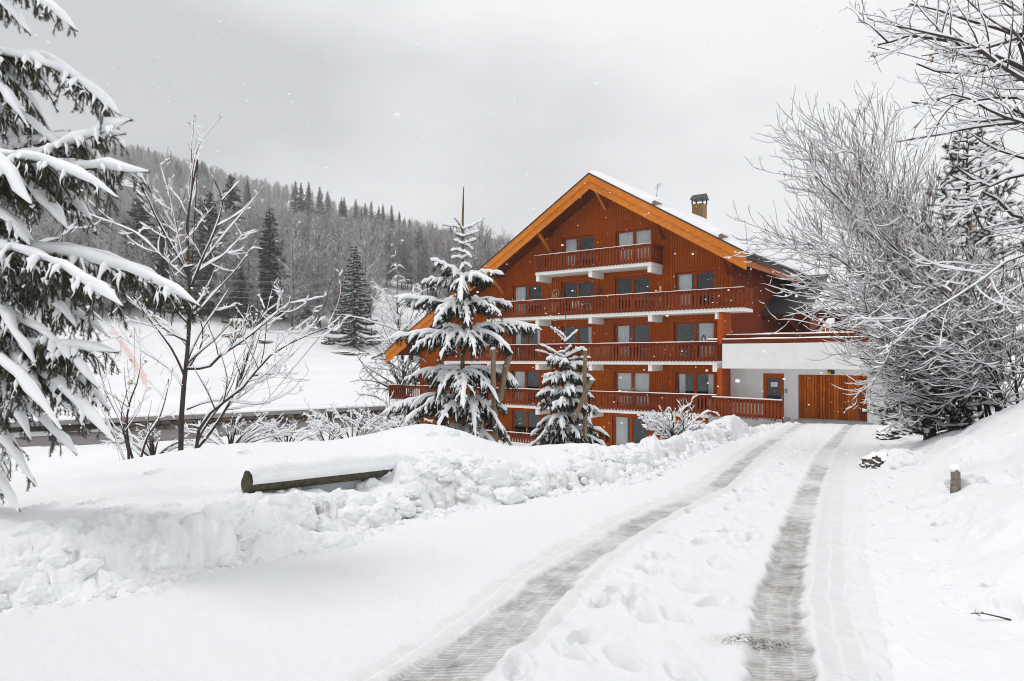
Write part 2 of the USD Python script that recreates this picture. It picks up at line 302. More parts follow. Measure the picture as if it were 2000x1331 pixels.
def plane(y): return 1.4 - 0.0415 * np.clip(y, -10, 33)

near_px = [  # (px, py, metres ahead) of points of the photograph's snow surface
 (0,1045,5.6),(120,1050,5.6),(250,1062,5.8),(420,1000,6.9),(520,990,7.2),(600,985,7.45),(680,968,7.9),(740,950,8.5),(860,895,9.8),(775,912,9.0),(820,900,9.3),(1000,885,11.4),(1080,872,12.2),(1150,857,13),(1240,866,14.2),(1300,852,17),(1350,824,20),(1420,812,23),(1500,820,27),(1530,825,30),
 (0,985,7),(100,975,7.4),(200,975,7.4),(300,930,8.4),(100,925,9.2),(230,903,9.6),(330,878,10.4),(420,866,11),(500,864,11.2),(600,863,11.4),(700,855,11.6),(760,843,11.6),(805,822,11.8),(848,808,12),(890,828,12.2),(940,858,12.4),(980,880,12.8),
 (500,905,9.6),(640,905,9.8),(740,893,10.2),(820,868,10.8),
 (1800,856,20),(1900,834,17),(2000,781,14),(1850,1000,7.2),(2000,950,6.6),(1900,900,10),(1760,945,9.6),(2000,1200,4.5),(1880,1150,5.0),(2000,1331,3.55),(1740,888,17),(1752,888,13.8),(1795,880,14.2),(1745,905,13.4),(1800,1068,6.2),(1960,852,10.5),(1930,1010,6.0)]
cps = [(*W(a, b, d)[:2], W(a, b, d)[2] - plane(d)) for a, b, d in near_px]
for (x, y) in Ltoe[1:]: cps += [(x, y, 0.0)]
for (x, y) in Rtoe[1:]: cps += [(x, y, 0.0)]
for y in (1.5, 3, 5, 7, 9, 12, 16, 20, 25, 30): cps += [((lerpx(Ltoe, y) + lerpx(Rtoe, y)) / 2, y, 0.0)]
for a, b, d in [(230,903,9.6),(330,878,10.4),(420,866,11),(600,863,11.4),(760,843,11.6),(848,808,12),(980,880,12.8),(1080,872,12.6),(1150,857,13.2),(1240,866,14.4),(1300,852,17.2),(1350,824,20.2)]:
    p = W(a, b, d)
    for dd, z in ((2.6, 0.75), (5.2, -0.6), (9, -2.1), (13, -2.7)):
        q = p[:2] * (1 + dd / d); cps.append((q[0], q[1], z - plane(q[1])))
for s, t, z in [(-3,2,-2.5),(-8,2,-2.8),(-14,2,-2.8),(-20,2,-2.8),(-24,1,-2.8),(-1,2.4,-1.2),(1.5,2.6,-0.1),(3.5,2,0.03),(7,2,0.05),(3,-3,0),(-10,-8,-2.8),(8.5,4,0.4)]:
    q = fac2w(s, t); cps.append((q[0], q[1], z - plane(q[1])))
for x, y, z in [(-9,5.5,1.6),(-9,9,1.4),(-14,12,0.2),(-20,22,-2.4),(-22,30,-2.4),(-30,14,-1.5),(-30,4,1.2),(-6,2,1.55),(-8,-4,1.8),(6,-3,2.1),(12,0,3.2),(20,8,5.5),(25,18,5.5),(28,30,5),(18,22,2.4),(20,28,1.6),(14,16,1.9),(24,36,2.5),(6,3.2,1.6),(0,-6,1.6)]:
    cps.append((x, y, z - plane(y)))
cps = np.array(cps)
_rb = RBFInterpolator(cps[:, :2], cps[:, 2], kernel='linear', smoothing=0.02)
gx, gy = np.arange(-46, 46.01, 0.4), np.arange(-40, 52.01, 0.4)
GX, GY = np.meshgrid(gx, gy, indexing='ij')
_g = _rb(np.stack([GX.ravel(), GY.ravel()], 1)).reshape(GX.shape)
from scipy.ndimage import gaussian_filter
_g = gaussian_filter(_g, 0.8)
near_i = RegularGridInterpolator((gx, gy), _g, bounds_error=False, fill_value=None)

Wa, Wb = np.array([-21.3, 49.4]), np.array([-12.1, 56.0])      # foot of the stone wall beyond the road
wd = (Wb - Wa) / np.linalg.norm(Wb - Wa); wn = np.array([-wd[1], wd[0]])
far_px = [(150,655,95),(250,640,100),(400,645,102),(463,645,106),(525,662,108),(600,672,108),(700,688,104),(740,650,120),(780,582,150),(830,600,150),
 (500,740,75),(650,750,72),(300,740,72),(100,760,68),(-100,760,68),(720,740,78),
 (0,500,160),(0,400,290),(0,262,600),(200,490,180),(200,400,320),(200,300,570),(400,525,170),(400,450,280),(400,348,520),(600,570,150),(600,480,280),(600,398,440),(720,520,210),(800,520,230),(800,460,380),(980,600,160),(980,540,220),(980,492,330),
 (1100,560,330),(1300,640,330),(1300,690,150),(1600,700,200),(1600,690,400),(2000,640,160),(2300,600,160),(2600,600,300),(-300,240,620),(-300,480,160),(-300,650,90),(-900,500,150),(-900,300,500),(1000,690,100),(1300,720,80),(1600,710,80)]
fps = [tuple(W(a, b, d)) for a, b, d in far_px]
for a, b, d in [(0,262,600),(200,300,570),(400,348,520),(600,398,440),(800,460,380),(980,492,330),(-300,240,620),(1100,560,330)]:
    p = W(a, b, d); q = p[:2] * 1.7; fps.append((q[0], q[1], p[2] * 0.8))
for k in (-20, -8, 0, 6, 11.3, 16, 30): q = Wa + wd * k + wn * 1.0; fps.append((q[0], q[1], -0.92))
for k in (-20, -8, 0, 6, 11.3, 16, 30): q = Wa + wd * k + wn * 9.0; fps.append((q[0], q[1], -0.2))
for x, y, z in [(-300,0,20),(-100,0,0),(100,0,8),(300,0,20),(0,-200,5),(-200,-200,5),(200,-200,5),(60,60,6),(0,44,-2.2),(-40,20,-1.5),(40,20,6),(0,-40,1.5),(800,600,60),(-900,200,120),(900,0,60),(0,-900,30),(0,1200,40),(-600,1100,140)]:
    fps.append((x, y, z))
fps = np.array(fps)
_rf = RBFInterpolator(fps[:, :2] / 100, fps[:, 2], kernel='linear', smoothing=0.3)

def smooth01(x): x = np.clip(x, 0, 1); return x * x * (3 - 2 * x)

def far_h(x, y):
    shp = np.shape(x); p = np.stack([np.ravel(x), np.ravel(y)], 1)
    D = (p - Wa) @ wn; A = (p - Wa) @ wd
    pc = p.copy(); m = D < 0.9; pc[m] = p[m] + np.outer(0.9 - D[m], wn)      # in front of the wall: the level at the wall's head
    z = _rf(pc / 100)
    low = -1.85 - 0.012 * np.clip(-D, 0, 30)
    w = smooth01((D - 0.05) / 0.55)
    st = smooth01((A + 75) / 25) * (1 - smooth01((A - 24) / 14)); w = 1 - (1 - w) * st
    z = low * (1 - w) + z * w
    return z.reshape(shp)

def track_mask(x, y):
    dl = x - lerpx(Lc, y); dr = x - lerpx(Rc, y)
    # slant of the tracks: true distance across
    sl = np.gradient(Lc[:, 0], Lc[:, 1]); cl = 1 / np.sqrt(1 + np.interp(y, Lc[:, 1], sl) ** 2)
    sr = np.gradient(Rc[:, 0], Rc[:, 1]); cr = 1 / np.sqrt(1 + np.interp(y, Rc[:, 1], sr) ** 2)
    return dl * cl, dr * cr

FOOT = [(1140,1245),(1205,1155),(1270,1115),(1315,1205),(1345,1150),(1400,1108),(1290,1088),(1112,1275),(1215,1290),(1390,1180),(1235,1160),(1330,1320),(1010,1310),(1420,1040),(1370,1060),(1300,1040),(1460,1000),(1500,960),(1440,960),(1400,1010),(1350,1000),(1480,930),(1530,905),(1255,1205),(1470,1050),(1180,1180)]
def grd(px, py):
    d = 1.6 / ((py - HY) / F - 0.0415); return (px - HX) / F * d, d
_rng = np.random.default_rng(5)
foot_xy = [(*grd(*p), _rng.uniform(-0.5, 0.9), 1.0) for p in FOOT]
for _ in range(170):
    y = _rng.uniform(5, 27); u = _rng.uniform(0.22, 0.8); x = lerpx(Lc, y) * (1 - u) + lerpx(Rc, y) * u
    foot_xy.append((x, y, _rng.uniform(-0.7, 1.2), _rng.uniform(0.25, 0.7)))
for _ in range(26):
    y = _rng.uniform(4.5, 12); foot_xy.append((lerpx(Rtoe, y) + _rng.uniform(0.1, 2.4), y, _rng.uniform(-1, 1), _rng.uniform(0.3, 1.0)))
for p in [(300,915,8.6),(560,900,9.4),(480,880,10.2),(180,985,7.0),(230,1000,6.7),(90,1000,6.8)]:
    q = W(*p); foot_xy.append((q[0], q[1], 0.2, 1.6))
for _ in range(46):
    y = _rng.uniform(4.2, 15); foot_xy.append((lerpx(Rtoe, y) + _rng.uniform(.4, 4.5), y, _rng.uniform(-3, 3), _rng.uniform(.8, 2.2)))
foot_xy = np.array(foot_xy)

LOG_A, LOG_B = W(480, 947, 7.75), W(812, 910, 9.75)

def billow(p, seed):
    return sum(0.5 ** o * np.abs(2 * noise(p * 2 ** o, seed + o) - 1) for o in range(4))

from scipy.spatial import cKDTree
def clods(p, cell, seed):
    if len(p) == 0: return np.zeros(0)
    g = np.random.default_rng(seed); lo, hi = p[:, :2].min(0) - 2 * cell, p[:, :2].max(0) + 2 * cell
    n = ((hi - lo) / cell).astype(int) + 1
    c = np.stack(np.meshgrid(np.arange(n[0]), np.arange(n[1]), indexing='ij'), -1).reshape(-1, 2) * cell + lo
    c = c + g.uniform(-.48, .48, c.shape) * cell; r = cell * g.uniform(.35, .95, len(c))
    d, i = cKDTree(c).query(p[:, :2], k=6)
    return np.sqrt(np.clip(r[i] ** 2 - d ** 2, 0, None)).max(1) / cell

def near_h(x, y):
    b = near_i(np.stack([x.ravel(), y.ravel()], 1)).reshape(x.shape)
    eL = lerpx(Ltoe, y) - x; eR = x - lerpx(Rtoe, y)
    inside = (eL < 0) & (eR < 0) & (y < 33)
    out = np.maximum(eL, eR)
    w = np.where(eL > eR, smooth01(out / 0.60), smooth01(out / 1.6))
    z = plane(y) + np.where(inside, 0.0, b * w)
    return z, eL, eR, out, inside

def height(x, y, detail=True):
    r = np.hypot(x, y)
    z, eL, eR, out, inside = near_h(x, y)
    w = smooth01((r - 33) / 9)
    zf = far_h(x, y)
    zz = z * (1 - w) + zf * w
    dirt = np.zeros_like(zz); track = np.zeros_like(zz)
    if not detail: return zz
    P = np.stack([x, y, np.zeros_like(x)], -1)
    nr = r < 60
    p = P[nr]
    # ploughed bank: lumps that stand out most on the face next to the road
    e = eL[nr]; face = smooth01(e / 0.18) * (1 - smooth01((e - 1.0) / 0.8)) * (p[:, 1] < 31) * (p[:, 0] < 13.0)
    top = smooth01(e / 0.6) * (r[nr] < 40)
    q = p + 0.25 * np.stack([fbm(p * 1.7, 3, 71) - .5, fbm(p * 1.7, 3, 72) - .5, 0 * p[:, 0]], 1)
    lump = np.zeros(len(p)); fm = face > 0.002
    if not fm.any(): fm[:1] = True
    qq = q[fm] + 0.10 * np.stack([fbm(p[fm] * 5, 3, 75) - .5, fbm(p[fm] * 5, 3, 76) - .5, 0 * p[fm, 0]], 1)
    lump[fm] = 0.27 * (clods(qq, 0.40, 1) - .45) * smooth01((noise(q[fm] * .9, 44) - .25) / .4) + 0.085 * (clods(qq, 0.19, 2) - .4) * (.4 + 1.2 * noise(q[fm] * 1.6, 46)) + 0.035 * (clods(qq, 0.085, 3) - .4) + 0.014 * (clods(qq, 0.04, 6) - .4)
    add = face * (1.35 * lump + 0.05 * (fbm(q * 4.0, 3, 17) - .5)) + top * (0.10 * (fbm(p * 0.9, 4, 3) - .5) + 0.018 * (fbm(p * 6, 3, 4) - .5))
    # hollow scooped out in front of the log rail
    lv = LOG_B[:2] - LOG_A[:2]; ll = np.linalg.norm(lv); lu = ((p[:, :2] - LOG_A[:2]) @ lv) / ll ** 2; ld = ((p[:, :2] - LOG_A[:2]) @ np.array([lv[1], -lv[0]])) / ll
    want = LOG_A[2] + (LOG_B[2] - LOG_A[2]) * lu - 0.13 - 0.13 * np.exp(-((lu - .5) / .13) ** 2) - 0.05 * smooth01((ld - .1) / .5) + 0.05 * (noise(p * 5, 57) - .3)
    hw = smooth01((ld + .16) / .10) * (1 - smooth01((ld - .45) / .5)) * smooth01((lu + .12) / .08) * (1 - smooth01((lu - .66 - .1 * noise(p * 3, 58)) / .12))
    zb_ = z[nr] + add; add += hw * np.minimum(0, want - zb_)
    # right-hand slope: soft humps
    e2 = eR[nr]; rs = smooth01((e2 - 0.1) / 1.2) * (r[nr] < 40)
    add += rs * (0.34 * (fbm(p * 0.8 + 9, 5, 23) - .5) + 0.07 * (fbm(p * 3.2, 4, 27) - .5) - 0.10 * np.clip(billow(p * 1.3 + 3, 43) - 0.55, 0, 1))
    # scattered clods along both toes
    toe = np.exp(-((e + 0.12) / 0.22) ** 2) + 0.6 * np.exp(-((e2 + 0.05) / 0.3) ** 2)
    add += toe * 0.06 * np.clip(noise(p * 13, 5) - 0.62, 0, 1) * 3 * (p[:, 1] < 30)
    # the road itself: packed, trodden between the tracks
    dl, dr = track_mask(p[:, 0], p[:, 1])
    on = inside[nr] & (p[:, 1] > 0.5)
    add += np.where(on, 0.022 * (fbm(p * 2.2, 4, 8) - .5) + 0.016 * (fbm(p * 9, 4, 9) - .5), 0)
    between = on & (dl > 0.25) & (dr < -0.2)
    add += np.where(between, 0.025 * (billow(p * 3.1, 19) - .5) * smooth01((dl - .25) / .25) * smooth01((-dr - .2) / .25), 0)
    ragged = 0.11 * (fbm(p * 6, 4, 33) - .5)
    wl = 0.112 + 0.10 * np.clip((6.5 - p[:, 1]) / 3.5, 0, 1); wr = 0.118 + 0.03 * np.clip((6.5 - p[:, 1]) / 3.5, 0, 1)
    ml = 1 - smooth01((np.abs(dl + ragged) - wl) / 0.06); mr = 1 - smooth01((np.abs(dr + ragged) - wr) / 0.06)
    ml2 = 0.20 * (1 - smooth01((np.abs(dl + 2 * ragged + 0.05) - 0.33) / 0.10)); mr2 = 0.14 * (1 - smooth01((np.abs(dr - 0.33 + ragged) - 0.12) / 0.08))
    patch = 0.40 + 0.45 * (1 - smooth01((p[:, 1] - 5.5) / 3)) + (0.60 - 0.45 * (1 - smooth01((p[:, 1] - 5.5) / 3))) * smooth01((fbm(P[nr] * np.array([0.5, 0.35, 1]), 3, 51) - 0.36) / 0.16)
    far_fade = 1 - 0.30 * smooth01((p[:, 1] - 8) / 10)
    tm = np.where(p[:, 1] < 31.5, np.maximum(np.maximum(ml, mr * (0.72 + 0.28 * patch)) * patch * far_fade, np.maximum(ml2, mr2)), 0) * on
    track[nr] = tm
    add -= 0.030 * tm
    ridge = np.exp(-((np.abs(dl) - wl - 0.09) / 0.05) ** 2) + np.exp(-((np.abs(dr) - wr - 0.09) / 0.05) ** 2)
    add += on * 0.014 * ridge
    for fx, fy, fa, fs in foot_xy:
        near = np.nonzero((np.abs(p[:, 0] - fx) < 0.5) & (np.abs(p[:, 1] - fy) < 0.5))[0]
        if len(near) == 0: continue
        dx, dy = p[near, 0] - fx, p[near, 1] - fy
        a, c = dx * math.cos(fa) - dy * math.sin(fa), dx * math.sin(fa) + dy * math.cos(fa)
        k = np.hypot(a / 0.060, c / 0.145); k2 = np.hypot(a / 0.06, (c + 0.045) / 0.07)
        add[near] -= fs * (0.062 * (1 - smooth01((k - 0.65) / 0.6)) + 0.012 * (1 - smooth01((k2 - 0.6) / 0.5))) - fs * 0.016 * np.exp(-((k - 1.45) / 0.3) ** 2)
        fi = np.nonzero(nr.ravel())[0][near]; track.ravel()[fi] = np.maximum(track.ravel()[fi], on[near] * min(fs, 1) * 0.34 * (1 - smooth01((k - .5) / .5)))
    # brown clump of leaves and soil in the right-hand track
    cx, cy = grd(1480, 1252)
    g = np.exp(-(((p[:, 0] - cx) / 0.19) ** 2 + ((p[:, 1] - cy) / 0.085) ** 2))
    add += g * 0.05 * np.clip(noise(p * 28, 61) - 0.35, 0, 1) * 2
    dd = np.clip(g * 2.2, 0, 1)
    for k in range(9):
        yy = 3.3 + 0.9 * k + 0.3 * math.sin(k * 5); xx = lerpx(Rc, yy) + 0.1 * math.sin(k * 2.3) - .06
        dd = np.maximum(dd, 0.75 * np.exp(-(((p[:, 0] - xx) / 0.07) ** 2 + ((p[:, 1] - yy) / 0.05) ** 2)))
    dd = np.maximum(dd, 0.9 * face * smooth01((fbm(q * 1.5, 3, 91) - 0.50) / 0.14) * (1 - smooth01((e - 0.5) / 0.3)))
    dirt[nr] = dd
    zz[nr] += add * (1 - w[nr])
    fr = r > 60
    if fr.any():
        zz[fr] += (0.6 * (fbm(P[fr] * 0.06, 4, 81) - .5) + 6.0 * smooth01((r[fr] - 130) / 200) * (fbm(P[fr] * 0.012, 4, 82) - .5))
    return zz, track, dirt, eL, eR, out, inside

th_front = np.radians(np.arange(-41.0, 41.01, 0.118))
th_rest = np.radians(np.concatenate([np.arange(-180, -41.0, 3.5), np.arange(42.0, 180.0, 3.5)]))
th = np.sort(np.concatenate([th_front, th_rest]))
rr = np.concatenate([np.geomspace(1.0, 36, 500), np.geomspace(36.3, 90, 110), np.geomspace(91, 880, 120)])
TH, RR = np.meshgrid(th, rr, indexing='xy')
X, Y = RR * np.sin(TH), RR * np.cos(TH)
Z, TRACK, DIRT, EL, ER, OUT, INS = height(X, Y)
nt, nrr = len(th), len(rr)
V = np.stack([X, Y, Z], -1).reshape(-1, 3)
i, j = np.meshgrid(np.arange(nrr - 1), np.arange(nt), indexing='ij')
j2 = (j + 1) % nt
Q = np.stack([i * nt + j, i * nt + j2, (i + 1) * nt + j2, (i + 1) * nt + j], -1).reshape(-1, 4)[:, ::-1]
c0 = len(V); V = np.vstack([V, [0, 0, float(plane(0))]])       # the ground under the camera
Tc = np.stack([np.full(nt, c0), np.arange(nt), (np.arange(nt) + 1) % nt], 1)[:, ::-1]
NRM = vnormals(V, np.vstack([Q[:, [0, 1, 2]], Q[:, [0, 2, 3]]]))
NRM[c0] = (0, 0, 1)
tr, dt = np.append(TRACK.ravel(), 0), np.append(DIRT.ravel(), 0)
_dl, _dr = track_mask(X, Y)
lat = np.where(np.abs(_dl) < np.abs(_dr), _dl, _dr + 0.13)
UV = np.vstack([np.stack([np.hypot(Y, 0.5 * X).ravel(), lat.ravel()], 1), [0, 0]])
fc = V[Q].mean(1)
fr = np.hypot(fc[:, 0], fc[:, 1])
fD, fA = (fc[:, :2] - Wa) @ wn, (fc[:, :2] - Wa) @ wd
fins = INS.ravel()[Q].all(1) & (fc[:, 1] > -3)
fL = (EL.ravel()[Q].mean(1) > ER.ravel()[Q].mean(1))
froad = (fD < 0.0) & (fD > -6.2 + 0.8 * np.sin(fA * 0.35)) & (fA > -40) & (fA < 40) & (fr > 40)
code = np.select([froad, fins & (fr < 36), fL & (fr < 36), (fr < 36), fr < 118], [4, 0, 1, 2, 3], 5)

def terrain(name, c, mat, prims, uv, label):
    q = Q[code == c]
    if c == 0: q = np.vstack([q])
    ids, inv = np.unique(q, return_inverse=True)
    f = inv.reshape(q.shape)
    prim = raw(name, V[ids], f, NRM[ids], mat, None, {k: a[ids] for k, a in prims.items()}, UV[ids] if uv else None)
    return meta(prim, label, None, None, 'structure')
terrain('driveway', 0, DRIVE, {'track': tr, 'dirt': dt}, True, 'snow covered driveway with two grey curving wheel tracks and footprints')
terrain('snow_bank', 1, SNOWB, {'dirt': dt}, False, 'lumpy ploughed bank of snow along the left edge of the driveway')
terrain('snow_slope', 2, SNOWB, {'dirt': 0 * dt}, False, 'smooth snowy slope rising to the right of the driveway')
terrain('valley_snow', 3, FARSNOW, {}, False, 'smooth open snow field in the valley beyond the road')
terrain('road', 4, ASPHALT, {}, False, 'dark wet road at the foot of the stone wall in the valley')
terrain('hillside', 5, FARSNOW, {}, False, 'snowy mountain side under the forest')
meta(raw('ground', V, Tc, NRM, SNOWB, None, {'dirt': 0 * dt}), 'packed snow at the place one stands on', None, None, 'structure')

_hx = RegularGridInterpolator((gx, gy), np.zeros_like(_g), bounds_error=False, fill_value=None)
def ground_z(x, y):
    return height(np.atleast_1d(np.asarray(x, float)), np.atleast_1d(np.asarray(y, float)))[0]

# ------------------------------------------------------------------ the chalet (local frame: x along the facade to the right, -y towards the road, z up)
def facs(px, py, t=0.0):
    k = (px - HX) / F; B = OV + t * NV
    s = (k * B[1] - B[0]) / (RV[0] - k * RV[1]); p = B + s * RV
    return s, CZ + (HY - py) / F * p[1]

chalet = thing('chalet', 'large chalet clad in orange brown boards with stacked balconies and snowy gable roof', 'chalet', (OV[0], OV[1], 0), ROTZ)
CH = chalet

def ext(poly, t0, t1):
    """polygon in (s, z) as a solid from depth t0 to t1 (t grows outwards)"""
    ms = []
    for g in getattr(poly, 'geoms', [poly]):
        if g.is_empty or g.area < 1e-5 or g.geom_type != 'Polygon': continue
        m = trimesh.creation.extrude_polygon(g, t1 - t0, engine='earcut'); v = m.vertices
        ms.append((np.stack([v[:, 0], -(v[:, 2] + t0), v[:, 1]], 1), m.faces))
    return join(ms)

def BX(mb, s0, s1, t0, t1, z0, z1):
    return mb.box((s0, -t1, z0), (s1, -t0, z1))

SR, ZR, PITCH = -7.1, 13.42, 0.6
SL, SRT = -23.56, 1.64
def ztop(s): return ZR - PITCH * abs(s - SR)
def roof_band(a, b, s0=SL, s1=SRT):
    """between a and b metres below the roof's top line"""
    return sg.Polygon([(s0, ztop(s0) - a), (SR, ZR - a), (s1, ztop(s1) - a), (s1, ztop(s1) - b), (SR, ZR - b), (s0, ztop(s0) - b)])

RAILZ = {'A': 9.2, 'B': 6.55, 'C': 3.88, 'D': 1.19, 'E': -1.5}
SLAB = {k: v - 0.97 for k, v in RAILZ.items()}
wins = []
for row, ztp, cols in (('A', 10.38, [(-10.13, -7.92), (-6.49, -4.25)]),
                       ('B', 7.72, [(-13.91, -11.64), (-10.21, -7.95), (-6.53, -4.34), (-2.83, -0.63)]),
                       ('C', 5.02, [(-17.5, -15.4), (-13.91, -11.74), (-10.2, -8.05), (-6.59, -4.34), (-2.92, -0.65)]),
                       ('D', 2.3, [(-21.3, -19.1), (-17.45, -15.7), (-13.99, -11.84), (-10.2, -8.05), (-6.59, -4.34), (-2.83, -0.66)]),
                       ('E', -0.24, [(-17.4, -15.3), (-13.95, -11.8), (-10.2, -8.05), (-6.7, -4.4)])):
    for a, b in cols: wins.append((row, a, b, SLAB[row] + 0.04, ztp))
holes = unary_union([sg.box(a, z0, b, z1) for _, a, b, z0, z1 in wins])
wall = sg.Polygon([(-22.17, -3.2), (0.29, -3.2), (0.29, ztop(0.29) - 0.34), (SR, ZR - 0.34), (-22.17, ztop(-22.17) - 0.34)])
obj('wall', ext(wall.difference(holes), -0.30, -0.034), DARKWOOD, CH)
mb = MB(); rng = np.random.default_rng(3)
s = -22.17
while s < 0.28:
    w = 0.142
    strip = sg.box(s, -3.2, min(s + w - 0.024, 0.29), 14).intersection(wall).difference(holes)
    t = -0.004 + 0.006 * rng.random()
    if not strip.is_empty: mb.add(*ext(strip, -0.033, t))
    s += w
mb.build('facade_cladding', CLAD, CH, kind='stuff')
mb = MB()
k = 0.0
while k < 19:
    BX(mb, 0.25, 0.286 + 0.006 * rng.random(), -(k + 0.128), -k - (0.004 if k == 0 else 0), -3.2 if k > 0.1 else -3.2, ztop(0.29) - 0.36); k += 0.142
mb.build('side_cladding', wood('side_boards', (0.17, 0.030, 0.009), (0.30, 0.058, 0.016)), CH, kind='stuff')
mb = MB(); BX(mb, -22.1, 0.2, -19.3, -19.0, -3.2, 6); BX(mb, -22.17, -22.0, -19.0, -0.31, -3.2, 4.0); BX(mb, 0.05, 0.24, -19.0, -0.31, -3.2, 8.6)
mb.build('side_wall', DARKWOOD, CH)
# roof
obj('roof', ext(roof_band(0.0, 0.26), -20.0, 1.90), TILE, CH)
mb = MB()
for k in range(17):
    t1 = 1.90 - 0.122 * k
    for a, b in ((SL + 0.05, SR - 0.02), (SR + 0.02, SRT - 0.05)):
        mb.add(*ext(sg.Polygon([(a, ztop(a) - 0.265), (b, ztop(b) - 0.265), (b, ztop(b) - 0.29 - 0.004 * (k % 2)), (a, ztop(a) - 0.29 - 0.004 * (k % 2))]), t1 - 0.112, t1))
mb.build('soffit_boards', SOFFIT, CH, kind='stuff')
def barge(a, b, scallop):
    out = []
    for s0, s1 in ((SL, SR), (SR, SRT)):
        n = 260; ss = np.linspace(s0, s1, n)
        up = [(x, ztop(x) - a) for x in ss]
        lo = [(x, ztop(x) - b + (0.035 * abs(math.sin((x - SR) * 8.2)) if scallop else 0.0)) for x in ss]
        out.append(sg.Polygon(up + lo[::-1]))
    return out
for p in barge(0.04, 0.46, True): obj('bargeboard', ext(p, 1.955, 2.0), BARGE, CH)
for p in barge(0.28, 0.86, False): obj('lower_bargeboard', ext(p, 1.905, 1.95), BARGE, CH)
obj('verge_flashing', ext(roof_band(-0.035, 0.035), 1.72, 2.03), METAL, CH)
mb = MB()
for a in (0.30,): BX(mb, 1.40, 1.46, -20, 1.88, 7.62, 8.0)
mb.build('eave_fascia', wood('eave_board', (0.42, 0.14, 0.06), (0.60, 0.24, 0.10), grain=(6, 0.6, 6)), CH)
mb = MB(); mb.tube([(1.78, -2.0, 8.12), (1.78, 20, 8.12)], 0.075, 8); mb.tube([(-23.7, -2.0, 3.42), (-23.7, 20, 3.42)], 0.07, 8); mb.tube([(-23.75, -2.05, 3.4), (-24.1, -2.3, 3.2), (-24.45, -2.45, 3.05)], 0.05, 8)
mb.build('gutter', METAL, CH, smooth=40)
# purlins with braces under the gable overhang
for px, py in ((1183, 400), (1078, 486), (984, 564), (1296, 464), (1424, 545), (870, 640)):
    s0, zb = facs(px, py, 0.0)
    zt = ztop(s0) - 0.30
    mb = MB(); BX(mb, s0 - 0.11, s0 + 0.11, -0.02, 1.88, zt - 0.30, zt - 0.01); p = mb.build('purlin', DARKWOOD, CH)
    mb = MB(); mb.bar((s0, -0.02, zt - 1.35), (s0, -1.42, zt - 0.31), 0.13, 0.15, up=(1, 0, 0)); mb.build('brace', BARGE if px in (1183, 1078, 984) else DARKWOOD, p)
# windows
curt_kind = {('A', 0): 'l', ('A', 1): 'full', ('B', 0): 'l', ('B', 1): '', ('B', 2): '', ('B', 3): 'l', ('C', 0): 'full', ('C', 1): 'lr', ('C', 2): 'r', ('C', 3): 'l', ('C', 4): 'rr', ('D', 0): '', ('D', 1): 'lr', ('D', 2): 'l',
             ('D', 3): 'l', ('D', 4): 'full', ('D', 5): 'lr', ('E', 3): 'l', ('E', 2): 'r', ('E', 1): '', ('E', 0): 'l'}
cnt = {}
def curtain(parent, a, b, z0, z1, t=-0.29, ph=0.0):
    n = max(10, int((b - a) * 46)); x = np.linspace(a, b, n); y = t + 0.028 * np.sin(x * 48 + ph) + 0.015 * np.sin(x * 19 + ph)
    v = np.vstack([np.stack([x, -y, np.full(n, z0)], 1), np.stack([x, -y, np.full(n, z1)], 1)])
    f = [(k, k + 1, n + k + 1, n + k) for k in range(n - 1)]
    obj('curtain', (v, np.array(f)), CURT, parent, smooth=True)
for row, a, b, z0, z1 in wins:
    idx = cnt.get(row, 0); cnt[row] = idx + 1
    wx = UsdGeom.Xform.Define(stage, child_path(pth(CH), 'window')).GetPrim()
    mb = MB(); m = (a + b) / 2
    t0, t1 = -0.21, -0.13
    BX(mb, a + .002, a + 0.10, t0, t1, z0, z1 - .002); BX(mb, b - 0.10, b - .002, t0, t1, z0, z1 - .002); BX(mb, a + 0.10, b - 0.10, t0, t1, z1 - 0.10, z1 - .002); BX(mb, a + 0.10, b - 0.10, t0, t1, z0, z0 + 0.10)
    BX(mb, m - 0.075, m + 0.075, t0, t1 + 0.012, z0 + 0.10, z1 - 0.10)
    mb.build('frame', FRAME, wx)
    mb = MB()   # trim boards proud of the cladding
    BX(mb, a - 0.09, a - .002, 0.004, 0.032, z0, z1 + 0.10); BX(mb, b + .002, b + 0.09, 0.004, 0.032, z0, z1 + 0.10); BX(mb, a - .002, b + .002, 0.004, 0.030, z1 + .002, z1 + 0.10)
    mb.build('trim', FRAME, wx)
    for p0, p1 in ((a + 0.10, m - 0.075), (m + 0.075, b - 0.10)):
        mb = MB(); mb.add([(p0, 0.168, z0 + 0.1), (p1, 0.168, z0 + 0.1), (p1, 0.168, z1 - 0.1), (p0, 0.168, z1 - 0.1)], [(0, 1, 2, 3)]); mb.build('pane', GLASS, wx)
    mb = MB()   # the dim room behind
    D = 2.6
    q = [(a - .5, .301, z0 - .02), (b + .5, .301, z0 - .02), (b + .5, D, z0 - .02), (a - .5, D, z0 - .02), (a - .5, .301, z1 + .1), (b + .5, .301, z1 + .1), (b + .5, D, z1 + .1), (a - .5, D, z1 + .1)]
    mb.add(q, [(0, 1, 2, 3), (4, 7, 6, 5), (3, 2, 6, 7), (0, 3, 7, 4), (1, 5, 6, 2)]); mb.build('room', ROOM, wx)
    ck = curt_kind.get((row, idx), '')
    if ck == 'full':
        curtain(wx, a + .08, m - .02, z0 + .02, z1 - .05, ph=idx); curtain(wx, m + .04, b - .08, z0 + .02, z1 - .05, ph=idx + 2)
    if 'l' in ck: curtain(wx, a + .08, a + .08 + (0.75 if ck == 'l' else 0.38), z0 + .02, z1 - .05, ph=idx)
    if 'r' in ck: curtain(wx, b - (0.95 if ck == 'rr' else 0.42), b - .08, z0 + .02, z1 - .05, ph=idx * 1.7)
